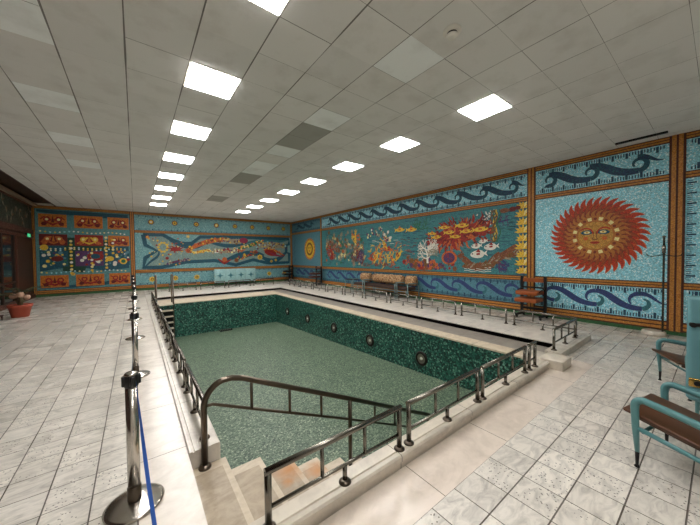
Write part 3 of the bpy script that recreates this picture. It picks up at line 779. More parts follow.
for s_ in (-1, 1):
    eu, ev = sc[0]+s_*.145, sc[1]+.075
    disc(m, RW, eu, ev, .115, NAVYT, .0545, 20, .052, -s_*.08); disc(m, RW, eu, ev, .06, PYEL, .058, 14, .03); disc(m, RW, eu, ev, .02, GOLD, .0615, 10)
    ribbon(m, RW, bez((sc[0]+s_*.03, sc[1]+.04), (sc[0]+s_*.06, sc[1]+.2), (sc[0]+s_*.2, sc[1]+.2), (sc[0]+s_*.27, sc[1]+.13), 8), [.03]*9, SUNR, .0545)
    disc(m, RW, sc[0]+s_*.17, sc[1]-.065, .045, SUNO, .0545, 14)
    ribbon(m, RW, [(sc[0]+s_*.018, sc[1]+.10), (sc[0]+s_*.026, sc[1]-.04), (sc[0]+s_*.05, sc[1]-.08)], [.012]*3, OLIVE, .0545)
ribbon(m, RW, [(sc[0]-.05, sc[1]-.085), (sc[0], sc[1]-.10), (sc[0]+.05, sc[1]-.085)], [.012, .02, .012], OLIVE, .0545)
disc(m, RW, sc[0], sc[1]-.165, .085, SUNR, .0545, 18, .03); ribbon(m, RW, [(sc[0]-.08, sc[1]-.16), (sc[0], sc[1]-.168), (sc[0]+.08, sc[1]-.16)], [.006, .01, .006], DRED, .058)
m.build('sun_face', t)

u0, u1 = segs[3]
t = mural(RW, u0, u1, 3.23, H-.13, 'turquoise mosaic with a crimson curl, top right of the photo beside the wave band', SKY)
ticks(t, RW, u0+.05, u1, 3.25, 3.82, NAVY, D1)
m = MB(); disc(m, RW, u0+.40, 3.62, .22, MAG, D1, 18, .16); disc(m, RW, u0+.40, 3.60, .12, REDM, D2, 14, .09); disc(m, RW, u0+.36, 3.60, .05, PURP, D3, 10); m.build('crimson_curl', t)
t = mural(RW, u0, u1, .27, .92, 'turquoise mosaic base panel at the right edge of the photo beside the teal chair back', SKY)
ticks(t, RW, u0+.05, u1, .29, .90, NAVY, D1)
t = mural(RW, u0, u1, 1.06, 3.09, 'turquoise mosaic with an upright dark wave at the right edge of the photo', SKY)
def tfv(p): return (u0+.48-(p[1]-.6), p[0])
waves('upright_wave_scroll', t, RW, [1.35, 2.15, 2.95], .6, .13, 'low', (NAVY, BLUEV), D1, .2, .1, tf=tfv, wmax=.16)
m = MB()
for k in range(10):
    v = 1.1+k*.2
    for q in range(5):
        h_ = .12 if q == 2 else .07; ww = .03 if q == 2 else .012; vv = v+.02+q*.04
        if vv < 3.07: quad(m, RW, u0+.02, u0+.02+h_, vv-ww/2, vv+ww/2, NAVY, D1)
m.build('border_ticks', t)

# back wall: left square mural
t = mural(BW, -3.40, -.19, .28, H-.14, 'mosaic of orange and red masks in twelve squares on the back wall', mosaic('dull_turquoise_mosaic', (86, 138, 140), .3, 26, .3))
rnd = random.Random(5)
cols = [(-3.30, -2.42), (-2.18, -1.20), (-1.02, -.22)]; rows = [(3.05, 3.62), (2.24, 2.74), (1.30, 2.0), (.38, .92)]
OB = mosaic('orange_ochre_mosaic', (200, 118, 38), .3, 30, .3, (176, 88, 28), .25)
m = MB()
poly(m, BW, [(-3.35, 3.7), (-3.35, 3.8), (-.25, 3.8), (-.25, 3.05), (-.5, 3.6), (-1.0, 3.55), (-2.0, 3.62), (-2.6, 3.6)], NAVYT, D1)
poly(m, BW, [(-3.3, 1.1), (-3.3, 2.15), (-2.6, 2.5), (-2.0, 2.1), (-1.3, 2.7), (-.9, 2.2), (-.25, 2.3), (-.25, 1.15), (-1.2, 1.05), (-2.2, 1.3)], NAVYT, D1)
poly(m, BW, [(-2.6, 1.1), (-2.5, 2.6), (-2.2, 2.6), (-1.1, 2.5), (-.9, 2.7), (-.85, 2.0), (-1.6, 1.9), (-1.9, 1.0)], DGREEN, D1+.001)
poly(m, BW, [(-3.3, .35), (-2.4, .32), (-1.3, .35), (-.6, .5), (-.25, .42), (-.25, .8), (-.6, .7), (-1.1, .55), (-2.3, .45), (-3.3, .5)], NAVYT, D1+.002)
m.build('dark_water_shapes', t)
for ci, (a, b) in enumerate(cols):
    for ri, (c, d) in enumerate(rows):
        m = MB(); cu, cv = (a+b)/2, (c+d)/2; w2, h2 = (b-a)/2, (d-c)/2
        bc = OB if ri in (0, 3) else (REDM if ci == 1 and ri == 1 else DRED if ri == 1 else NAVYT if ci != 1 else PURP)
        if ri == 1 and ci == 2: bc = OB
        quad(m, BW, a, b, c, d, bc, D2)
        fg = REDM if bc == OB else (YEL if bc == REDM else ORANGE)
        if ri == 2:
            for _ in range(26):
                disc(m, BW, cu+rnd.uniform(-w2, w2)*.9, cv+rnd.uniform(-h2, h2)*.9, rnd.uniform(.03, .08), rnd.choice([YEL, ORANGE, REDM, PYEL, WHITEM, SKYD, GREENM, PURP]), D3, 9)
            if ci == 2: disc(m, BW, b-.25, c+.2, .15, YEL, D4, 16); disc(m, BW, b-.25, c+.2, .09, GREENM, D5, 12)
            if ci == 0: disc(m, BW, cu+.1, cv, .2, DRED, D4, 12, .12)
            if ci == 1: disc(m, BW, cu+.2, cv+.1, .3, REDM, D4, 14, .22); disc(m, BW, cu+.2, cv+.1, .17, NAVYT, D5, 12, .12)
        else:
            for s_ in (-1, 1):      # mirror-symmetric mask
                ribbon(m, BW, [(cu+s_*(.05+.1*math.sin(k*.8)+w2*.09*k), cv+h2*.62*math.sin(k*1.15+ri+ci)) for k in range(9)], [.07*(1-.05*k) for k in range(9)], fg, D3)
                disc(m, BW, cu+s_*w2*.42, cv+h2*.18, .11, fg, D4, 12); disc(m, BW, cu+s_*w2*.42, cv+h2*.18, .055, PYEL if ri != 3 else OB, D5, 8)
                disc(m, BW, cu+s_*w2*.62, cv-h2*.5, .085, DRED if fg == REDM else ORANGE, D4, 10)
            ribbon(m, BW, [(cu-w2*.35, cv-h2*.35), (cu, cv-h2*.62), (cu+w2*.35, cv-h2*.35)], [.05, .1, .05], fg, D4)
            poly(m, BW, [(cu-.05, cv-h2*.3), (cu, cv+h2*.85), (cu+.05, cv-h2*.3)], DRED if fg == REDM else OB, D4)
        m.build('mask_square', t)
m = MB()
for (u, v0, v1) in ((-2.31, 1.0, 2.6), (-1.62, 1.1, 2.0), (-1.10, 1.2, 2.7), (-.85, 1.9, 2.6)):
    k = 0; v = v0
    while v < v1: disc(m, BW, u, v, .055, [YEL, PYEL, YEL, WHITEM][k % 4], D4, 9); v += .16; k += 1
for v in (1.05, 2.05, 2.12, 2.85):
    u = -3.25
    while u < -.3: disc(m, BW, u, v+.03*math.sin(u*5), .035, rnd.choice([YEL, PYEL, WHITEM, SKY]), D4, 7); u += .15
disc(m, BW, -3.15, 2.15, .13, YEL, D5, 10); disc(m, BW, -.98, 1.63, .16, YEL, D5, 12, .12); flower(m, BW, -2.27, .95, .09, YEL, OB, D4)
m.build('bead_rows', t)

# back wall right part
t = mural(BW, 0., 8.46, 3.06, H-.14, 'turquoise band of eight little suns under the ceiling on the back wall', SKYB)
for k in range(8):
    m = MB(); u, v = .69+1.04*k, 3.5
    for q in range(12):
        a = 2*PI*q/12; poly(m, BW, [(u+.1*math.cos(a-.2), v+.1*math.sin(a-.2)), (u+.185*math.cos(a), v+.185*math.sin(a)), (u+.1*math.cos(a+.2), v+.1*math.sin(a+.2))], OLIVE, D1)
    disc(m, BW, u, v, .125, DRED, D1, 18); disc(m, BW, u, v, .095, YEL, D2, 14); disc(m, BW, u, v, .04, WHITEM if k in (0, 3) else OLIVE, D3, 10); m.build('little_sun', t)
ticks(t, BW, .05, 8.4, 3.08, 3.81, NAVY, D1, .27, .07, .03)
t = mural(BW, 0., 8.46, .27, .88, 'lower turquoise band with yellow flowers along the back wall', SKYB)
for u in (.68, 1.70, 2.74, 6.94, 7.99, 3.78, 5.9):
    m = MB(); flower(m, BW, u, .54, .17, YEL, OLIVE, D1, 8); m.build('yellow_flower', t)
ticks(t, BW, .05, 8.4, .29, .86, NAVY, D1, .27, .07, .03)
t = mural(BW, 0., 8.46, 1.06, 2.92, 'long mosaic of flowing abstract ribbons and flowers on the back wall', SKYB)
m = MB(); poly(m, BW, [(.42, 2.8), (1.18, 2.84), (2.0, 2.45), (2.52, 2.43), (2.96, 2.78), (8.3, 2.78), (8.3, 1.3), (6.9, 1.25), (5.9, 1.46), (4.86, 1.2), (3.7, 1.45), (1.7, 1.3), (.4, 1.2), (.9, 2.02)], mosaic('sage_grey_mosaic', (124, 150, 144), .3, 26), D1-.001); m.build('sage_ground', t)
m = MB()
ol = [(.34, 2.84), (1.18, 2.86), (1.55, 2.62), (2.03, 2.42), (2.52, 2.43), (2.96, 2.80), (5.2, 2.84), (8.36, 2.82), (8.34, 2.45), (8.15, 2.4), (8.15, 1.9), (8.36, 1.85), (8.34, 1.25), (7.3, 1.22), (6.9, 1.22), (5.9, 1.46), (4.86, 1.17), (3.7, 1.45), (2.25, 1.40), (1.68, 1.28), (1.06, 1.14), (.33, 1.17), (.41, 1.65), (.9, 2.02), (.43, 2.3)]
ribbon(m, BW, ol+[ol[0]], [.19]*26, NAVYT, D1+.002)
for (p0, p1, p2, p3, w_) in (((1.5, 2.6), (2.2, 2.2), (2.8, 2.1), (3.3, 2.6), .30), ((3.3, 2.55), (4.2, 2.3), (4.6, 2.2), (5.5, 2.5), .22), ((4.2, 1.4), (5.2, 1.9), (6.0, 2.0), (6.6, 1.7), .34), ((5.5, 2.5), (6.4, 2.8), (7.4, 2.5), (8.2, 2.75), .2), ((6.4, 1.7), (7, 1.2), (7.6, 1.3), (8.1, 1.9), .3), ((.4, 1.2), (.8, 1.7), (1.0, 1.6), (1.0, 2.0), .12)):
    b_ = bez(p0, p1, p2, p3, 14); ribbon(m, BW, b_, [w_*(.5+.5*math.sin(PI*i/14)) for i in range(15)], NAVYT if w_ != .2 else TEALC, D1+.0025)
m.build('teal_outline', t)
def flow(name, pts, w_, mats, n_, r_, basec):
    m = MB(); b_ = bez(*pts, 20); ribbon(m, BW, b_, [w_*(.35+.65*math.sin(PI*(i+1)/22)) for i in range(21)], basec, D2)
    for _ in range(n_):
        i = rnd.randrange(21); p = b_[i]; disc(m, BW, p[0]+rnd.gauss(0, .05), p[1]+rnd.uniform(-.5, .5)*w_, rnd.uniform(r_*.5, r_), rnd.choice(mats), D3+rnd.choice((0, .001, .002)), 8)
    m.build(name, t)
flow('orange_ribbon', ((2.3, 2.0), (2.9, 2.5), (3.6, 2.65), (4.5, 2.72)), .26, [ORANGE, YEL, REDM, OLIVE], 60, .07, ORANGE)
flow('olive_ribbon', ((4.2, 2.75), (4.7, 2.5), (5.0, 2.6), (5.4, 2.6)), .3, [GREYB, OLIVE, YEL, PURP], 40, .06, GREYB)
flow('yellow_green_ribbon', ((4.9, 2.15), (5.5, 2.2), (6.0, 2.5), (6.5, 2.6)), .2, [YEL, YEL, GREENM, ORANGE, PYEL], 60, .06, GREENM)
flow('grey_ribbon', ((6.2, 2.3), (6.9, 2.5), (7.4, 2.35), (8.1, 2.35)), .42, [GREYB, GREYB, YEL, PURP, OLIVE, SKY], 90, .06, GREYB)
flow('orange_strip', ((6.6, 2.1), (7.1, 2.2), (7.5, 2.0), (8.0, 1.7)), .14, [ORANGE, YEL, REDM], 36, .05, ORANGE)
flow('yellow_strip', ((2.5, 1.95), (2.9, 1.85), (3.2, 2.15), (3.5, 2.0)), .14, [YEL, ORANGE, PYEL], 36, .05, YEL)
flow('pale_flower_row', ((3.6, 2.0), (4.0, 2.0), (4.5, 2.05), (5.0, 2.05)), .26, [PURP, REDM, PYEL, GREYB, WHITEM], 60, .07, GREYB)
flow('orange_chain', ((4.9, 1.5), (5.4, 1.7), (5.9, 1.85), (6.1, 1.95)), .24, [OLIVE, YEL, ORANGE, REDM], 40, .07, NAVYT)
flow('violet_feather', ((1.3, 1.3), (1.7, 1.45), (2.1, 1.5), (2.4, 1.55)), .12, [PURP, DRED, GREYB], 30, .05, PURP)
m = MB()
disc(m, BW, 1.75, 2.1, .24, REDM, D3, 14, .12)
for a in (-2.6, -.5, .2, .7, 1.4, 2.2, 2.8, -1.8):
    ribbon(m, BW, [(1.75, 2.1), (1.75+.26*math.cos(a), 2.1+.18*math.sin(a)), (1.75+.46*math.cos(a+.3), 2.12+.24*math.sin(a+.3))], [.1, .06, .01], REDM, D3)
m.build('red_octopus', t)
m = MB()
for k in range(10): a = 2*PI*k/10; disc(m, BW, 1.18+.2*math.cos(a), 2.2+.24*math.sin(a), .06, YEL, D2, 8)
disc(m, BW, .95, 2.55, .05, YEL, D2, 8)
for _ in range(44): disc(m, BW, rnd.uniform(.55, 2.4), rnd.uniform(1.25, 2.7), rnd.uniform(.02, .05), rnd.choice([YEL, PYEL, YEL, ORANGE, REDM]), D2, 7)
m.build('yellow_dots', t)
m = MB(); flower(m, BW, 2.33, 2.03, .15, ORANGE, REDM, D4); flower(m, BW, 6.34, 1.62, .2, YEL, OLIVE, D4); flower(m, BW, 4.9, 1.45, .17, OLIVE, REDM, D4, 10)
flower(m, BW, 7.1, 1.35, .1, YEL, OLIVE, D4); flower(m, BW, 7.4, 1.42, .1, YEL, OLIVE, D4); flower(m, BW, .52, 2.72, .1, ORANGE, YEL, D4, 5); flower(m, BW, 2.35, 2.8, .1, YEL, PYEL, D4, 5); disc(m, BW, 1.35, 1.62, .08, REDM, D4)
m.build('flower_shapes', t)
m = MB(); disc(m, BW, 5.35, 2.65, .26, MAG, D4, 16, .17); disc(m, BW, 7.05, 1.9, .42, REDM, D4, 16, .2, -.25); poly(m, BW, [(6.9, 1.95), (7.7, 1.72), (7.9, 1.62), (7.3, 1.68)], MAG, D4+.001)
ribbon(m, BW, [(4.95, 2.12), (5.2, 2.0), (5.45, 2.12)], [.03, .14, .03], ORANGE, D4)
ribbon(m, BW, [(3.85, 1.55), (4.2, 1.28), (4.6, 1.5)], [.05, .18, .05], REDM, D4); disc(m, BW, 4.22, 1.5, .14, ORANGE, D4, 12); m.build('red_shapes', t)

# ------------------------------------------------------------------ left wall: dark wood, glazed opening, upper dark mural
m = MB()
for (z0, z1) in ((2.52, 2.62), (2.70, 2.90), (H-.12, H+.04), (0, .16)): m.box((XL, YN, z0), (XL+.06, YB-.06, z1), M_BROWNM)
struct(m, 'trim_%d' % n); n += 1
m = MB(); m.box((XL+.02, YN, H-.06), (XL+.20, YB-.05, H+.02), plain('curtain_rail_paint', (150, 132, 112), .5)); struct(m, 'trim_%d' % n); n += 1
for k, y in enumerate((15.55, 12.9, 10.2, 7.5)):
    m = MB(); m.box((XL, y-.09, .16), (XL+.08, y+.09, 2.52), M_BROWNM); struct(m, 'trim_%d' % n); n += 1
GL = NT('dark_glass'); GL.b.inputs['Base Color'].default_value = (.012, .015, .013, 1); GL.b.inputs['Roughness'].default_value = .08; M_GLASS = GL.m
for k, (a, b) in enumerate(((12.99, 15.46), (10.29, 12.81), (7.59, 10.11))):
    w_ = thing('window_%d' % (k+1), None, None, (XL, (a+b)/2, .2), worldparts=True); tag(w_, kind='structure')
    m = MB(); m.box((XL, a, .16), (XL+.015, b, 2.52), M_GLASS); m.build('pane', w_)
    m = MB()
    for y in (a+.02, (a+b)/2, b-.02): m.box((XL, y-.03, .16), (XL+.05, y+.03, 2.52), M_DWOOD)
    m.box((XL, a, .8), (XL+.045, b, .86), M_DWOOD); m.build('window_frame', w_)
lm = thing('mosaic_mural', 'dark green leaf mural high on the wooden left wall above the windows', 'mosaic mural', (XL, 14, 2.9), worldparts=True)
m = MB(); m.box((XL+.002, 7, 2.90), (XL+.02, YB-.1, H-.12), mosaic('moss_mosaic', (34, 48, 38), .4, 26)); m.build('background', lm)
m = MB(); rnd = random.Random(4)
for k in range(24):
    y = 7.4+k*.44; z = 3.4+.25*math.sin(k*1.7)
    for q in range(4):
        a = rnd.uniform(0, 6.3); c2, s2 = math.cos(a), math.sin(a)
        p = [(.0, 0), (.12, .05), (.3, 0), (.12, -.05)]
        m.face([(XL+.024, y+px*c2-py*s2, z+px*s2+py*c2) for px, py in p], [GREYB, DGREEN, OLIVE][q % 3])
m.build('leaf_shapes', lm)
ex = thing('exit_sign', 'small glowing green exit sign on the wooden wall at the far left', 'sign', (XL, 17.1, 2.60), worldparts=True)
tg = NT('green_sign_glow'); tg.b.inputs['Base Color'].default_value = (.02, .3, .12, 1); tg.b.inputs['Emission Color'].default_value = (.05, .9, .35, 1); tg.b.inputs['Emission Strength'].default_value = .9
m = MB(); m.box((XL, 16.94, 2.54), (XL+.06, 17.36, 2.70), M_BLACK); m.build('housing', ex)
m = MB(); m.box((XL+.06, 16.96, 2.555), (XL+.066, 17.34, 2.685), tg.m); m.build('sign_panel', ex)
m = MB(); wm = WHITEM
m.box((XL+.066, 17.0, 2.57), (XL+.07, 17.12, 2.60), wm); m.box((XL+.066, 17.03, 2.60), (XL+.07, 17.07, 2.65), wm); m.box((XL+.066, 17.16, 2.57), (XL+.07, 17.26, 2.67), wm); m.build('running_figure', ex)

# ------------------------------------------------------------------ low steel railings
BASE, TOPZ, LOWZ = .10, .435, .22
def rail_module(L, label, group=None, foot=True, spind=(1/3., 2/3.), mat=M_STEEL):
    t = thing('low_railing', label, 'railing', (0, 0, 0), 0, group)
    def flange(p, x):
        q = MB(); q.lathe((x, 0, BASE), [(0, .022), (.026, .020), (.042, .008), (.044, 0), (0, 0)], M_BRONZE, 18); q.build('flange', p)
    for x in (0, L):
        q = MB(); q.tube([(x, 0, BASE+.005), (x, 0, TOPZ)], .0205, mat, 14); p = q.build('post', t); flange(p, x)
    q = MB(); q.tube([(-.018, 0, TOPZ), (L+.018, 0, TOPZ)], .0205, mat, 14); q.build('top_rail', t)
    q = MB(); q.tube([(.018, 0, LOWZ), (L-.018, 0, LOWZ)], .012, mat, 10); q.build('lower_rail', t)
    for s_ in spind:
        q = MB(); q.tube([(L*s_, 0, LOWZ), (L*s_, 0, TOPZ-.01)], .0135, mat, 10); q.build('spindle', t)
    if foot:
        q = MB(); q.tube([(L/2, 0, BASE+.005), (L/2, 0, LOWZ)], .017, mat, 10); p = q.build('foot', t); flange(p, L/2)
    return t
mod = rail_module(1.085, ''); mod['group'] = 'low steel railings around the pool'
def put(o, x, y, rz, label, grp='low steel railings around the pool'):
    o.location = (x, y, 0); o.rotation_euler = (0, 0, rz); o['label'] = label; o['group'] = grp; return o
put(mod, .575, 1.555, 0, 'low steel railing nearest the viewer, in front of the rust-stained stairs')
put(copy_tree(mod), 1.775, 1.555, 0, 'second low steel railing from the left on the near ledge of the pool')
put(copy_tree(mod), 2.965, 1.555, 0, 'third low steel railing on the near ledge of the pool, beside the short end one')
sh = rail_module(.19, 'very short steel railing at the right end of the near ledge by the stone block', foot=False, spind=())
sh.location = (4.19, 1.555, 0)
k = 0; y = 2.80
while y < 12.6:
    o = put(copy_tree(mod), .462, y, PI/2, 'low steel railing on the left side of the pool, %s from the viewer' % ORD[k]); o.location.z = -.068; k += 1; y += 1.28
put(copy_tree(mod), 5.36, 1.63, 0, 'low steel railing across the near end of the right-hand slab beside the stone block')
k = 0; y = 1.66
while y < 14.0:
    put(copy_tree(mod), 6.60, y, PI/2, 'low steel railing on the right side of the pool, %s from the viewer' % ORD[k]); k += 1; y += 1.26
k = 0; x = 1.2
while x < 6.2:
    put(copy_tree(mod), x, 15.2, 0, 'low steel railing on the far ledge, %s from the left' % ['first', 'second', 'third', 'fourth', 'fifth'][k]); k += 1; x += 1.28
# close the last gap at the corner of the end railing
q = MB()

# handrail running down the stairs
hr = thing('stair_handrail', 'tall curved dark steel handrail following the stairs down into the pool', 'handrail', (.43, 2.62, -.12), worldparts=True)
yy = 2.625
pts = [(.43, yy, -.10), (.43, yy, .38)]+[(.43+.19-.19*math.cos(a), yy, .38+.21*math.sin(a)) for a in [PI*k/16 for k in range(1, 8)]]
pts += [(.66, yy, .585), (.75, yy, .56), (1.0, yy, .44), (1.97, yy, -.02), (3.45, yy, -.735)]
m = MB(); m.tube(pts, .026, M_BRONZE, 16); m.build('handrail_tube', hr)
m = MB(); m.tube([(.43, yy, .40), (.50, yy, .40), (1.97, yy, -.265), (3.0, yy, -.745)], .014, M_BRONZE, 10); m.build('lower_bar', hr)
def topz(x): return .56-(x-.75)*.473
for x in (.83, 1.21, 1.58, 2.36, 2.72):
    m = MB(); m.tube([(x, yy, topz(x)), (x, yy, .405-(x-.5)*.4525)], .0135, M_BRONZE, 10); m.build('baluster', hr)
for x in (1.97, 3.42):
    m = MB(); m.tube([(x, yy, topz(x)), (x, yy, (-.81 if x < 2 else pz(yy)))], .024, M_BRONZE, 14); m.build('post', hr)
m = MB(); m.lathe((.43, yy, -.12), [(0, .03), (.03, .03), (.05, .012), (.052, 0), (0, 0)], M_BRONZE, 20); m.build('flange', hr)

# ladder in the far left corner
ld = thing('pool_ladder', 'steel ladder with wide pale treads in the far left corner of the pool', 'ladder', (.8, 11.8, -1.2), worldparts=True)
for x in (.55, 1.04):
    for y in (11.72,):
        m = MB(); m.tube([(x, y, pz(y)), (x, y, .98)], .022, M_BRONZE, 12)
        m.tube([(x, y, .98), (x, y+.1, 1.04), (x, y+.5, 1.04), (x, y+.6, .96), (x, y+.6, .0)], .022, M_BRONZE, 12); m.build('ladder_rail', ld)
for k in range(6):
    z = .02-.21*k; m = MB(); m.rbox((.66 if k else .56, 11.60, z-.03), (1.03, 11.82, z), M_NOSE, .006, 1); m.build('tread', ld)
m = MB(); m.box((.63, 11.83, -1.2), (1.03, 11.94, -.2), M_VOID); m.build('tread_gap_shade', ld)  # solid black block painted as the shade between the treads

# round lamps in the right pool wall
pl = thing('pool_lamp', '', 'pool lamp', (0, 0, 0), 0, 'round underwater lamps in the right pool wall')
m = MB(); m.lathe((0, 0, 0), [(.155, .0), (.158, -.02), (.148, -.036), (.112, -.040), (.102, -.022)], plain('dark_lamp_ring', (38, 30, 26), .4, .5), 32, 'x'); m.build('lamp_ring', pl)
m = MB(); m.lathe((0, 0, 0), [(.103, -.022), (.07, -.010), (.02, -.006), (0, -.006)], metal('reflector_metal', (150, 142, 132), .35), 28, 'x'); m.build('reflector', pl)
m = MB(); m.lathe((0, 0, 0), [(.032, -.008), (.032, -.03), (.02, -.036), (0, -.037)], WHITEM, 16, 'x'); m.build('bulb', pl)
for k, y in enumerate((3.94, 5.64, 7.35, 9.05, 10.76)):
    o = pl if k == 0 else copy_tree(pl); o.location = (PX1, y, -.60); o['label'] = 'round lamp set in the green right wall of the pool, %s from the viewer' % ORD[k]
m = MB(); m.box((2.55, 11.68, pz(11.7)), (3.0, 11.90, pz(11.7)+.03), M_VOID)
for k in range(7): m.box((2.57+.06*k, 11.70, pz(11.7)+.03), (2.59+.06*k, 11.88, pz(11.7)+.04), M_BRONZE)
tag(m.build('drain_grate', loc=(2.77, 11.8, pz(11.7))), 'small dark drain grate on the pool floor at the far end wall', 'drain')

# ------------------------------------------------------------------ stanchions and belts
stn = thing('belt_stanchion', '', 'stanchion', (0, 0, 0), 0, 'chrome belt stanchions beside the pool')
m = MB(); m.lathe((0, 0, 0), [(0, 0), (.165, 0), (.168, .012), (.15, .022), (.07, .034), (.045, .040), (0, .040)], M_CHROME, 40); m.build('base_plate', stn)
m = MB(); m.tube([(0, 0, .035), (0, 0, .84)], .0355, M_CHROME, 20); m.build('pole', stn)
m = MB(); m.lathe((0, 0, 0), [(.040, .045), (.040, .13), (.0355, .135)], M_BRONZE, 20); m.build('collar', stn)
m = MB(); m.lathe((0, 0, 0), [(.034, .80), (.040, .81), (.042, .865), (.038, .885)], M_BLACK, 24)
for a in range(4): 
    c2, s2 = math.cos(a*PI/2), math.sin(a*PI/2); m.rbox((.03, -.014, .815), (.052, .014, .88), M_BLACK, .004, 1, Matrix.Rotation(a*PI/2, 4, 'Z'))
hd = m.build('belt_head', stn)
m = MB(); m.lathe((0, 0, 0), [(.038, .885), (.038, .893), (.03, .90), (0, .902)], M_CHROME, 24); m.build('cap', hd)
SP = [(-.04, 2.37), (-.03, 4.97), (-.035, 7.29), (-.045, 9.54), (-.06, 11.54), (-.08, 13.58), (-.10, 15.8), (.28, -.1)]
for k, (x, y) in enumerate(SP):
    o = stn if k == 0 else copy_tree(stn); o.location = (x, y, 0); o.rotation_euler.z = .15 if k == 0 else 0
    o['label'] = ('chrome belt stanchion nearest the viewer with round base and blue belt hanging from it' if k == 0 else
                  'chrome belt stanchion next to the viewer, holding the low end of the blue belt' if k == 7 else
                  'chrome belt stanchion on the left poolside, %s in the row going away' % ORD[k])
M_BELT = plain('blue_belt', (34, 84, 168), .55); M_BELTD = plain('dark_belt', (46, 52, 70), .6)
def belt(a, b, sag, mat, label, twist=0.):
    m = MB(); N = 24; v = []; A, B = Vector(a), Vector(b); d = (B-A).normalized(); s_ = Vector((-d.y, d.x, 0)).normalized()*.0012
    P_ = [A.lerp(B, i/N)-Vector((0, 0, sag*4*(i/N)*(1-i/N))) for i in range(N+1)]
    side = Vector((-d.y, d.x, 0)).normalized()
    def wv(i):
        a_ = twist*min(1, i/3); return side*math.sin(a_)*.010+Vector((0, 0, math.cos(a_)*.010))
    for i in range(N if twist else 0):
        a0_, a1_ = wv(i), wv(i+1); n0 = Vector((0, .0010, .0010))
        for sg in (1, -1):
            p, q_ = P_[i]+n0*sg, P_[i+1]+n0*sg
            m.face([p-a0_, q_-a1_, q_+a1_, p+a0_] if sg > 0 else [p+a0_, q_+a1_, q_-a1_, p-a0_], mat, True)
    for i in range(0 if twist else N):
        for sg in (1, -1):
            p, q_ = P_[i]+s_*sg, P_[i+1]+s_*sg; h_ = Vector((0, 0, .023)); m.face([p-h_, q_-h_, q_+h_, p+h_] if sg > 0 else [p+h_, q_+h_, q_-h_, p-h_], mat, True)
        p, q_ = P_[i], P_[i+1]
        for sg in (1, -1): h_ = Vector((0, 0, .023*sg)); m.face([p+h_-s_, q_+h_-s_, q_+h_+s_, p+h_+s_], mat)
    o = m.build('barrier_belt', loc=a); return tag(o, label, 'belt')
belt((-.015, 2.31, .85), (.26, -.05, .85), .82, M_BELT, 'bright blue barrier belt sagging from the nearest stanchion to the floor', 1.2)
for k in range(6):
    a, b = SP[k], SP[k+1]
    tag(belt((a[0], a[1]+.05, .85), (b[0], b[1]-.05, .85), .10, M_BELTD, 'thin dark barrier belt stretched between the %s and %s stanchions of the row' % (ORD[k], ORD[k+1])), group='dark belts between the stanchions')

# ------------------------------------------------------------------ tiled screen standing by the back wall
ps = thing('tiled_screen', 'low pale blue tiled screen of four panels with diamond motifs by the back wall', 'screen', (4.8, 17.0, 0), worldparts=True)
SCR = mosaic('screen_pale_blue', (150, 190, 190), .12, 14, .3)
sx = [3.50+.575*k for k in range(5)]; yb = 17.15
for k in range(4):
    m = MB(); m.rbox((sx[k], yb-.03, .22), (sx[k+1]-.012, yb+.03, .97), SCR, .006, 1); p = m.build('panel', ps)
    m = MB(); cu, cv = (sx[k]+sx[k+1])/2, .6
    for (a, b) in ((0, .2), (PI/2, .2), (PI/4, .1), (3*PI/4, .1)):
        c2, s2 = math.cos(a), math.sin(a)
        pts = [(b*c2, b*s2), (-.05*s2, .05*c2), (-b*c2, -b*s2), (.05*s2, -.05*c2)]
        m.face([(cu+q[0], yb-.033-.001*(a > 1)-.0005*a, cv+q[1]) for q in pts], TEALC)
    m.build('diamond_motif', p)
m = MB()
m.box((sx[0], yb-.035, .185), (sx[4], yb+.035, .22), M_STEEL); m.build('bottom_rail', ps)
for x in (sx[0]+.02, sx[1], sx[2], sx[3], sx[4]-.02):
    m = MB(); m.tube([(x, yb, .185), (x, yb, .03)], .015, M_BLKMETAL, 8); m.box((x-.02, yb-.16, 0), (x+.02, yb+.16, .03), M_BLKMETAL); m.build('leg', ps)

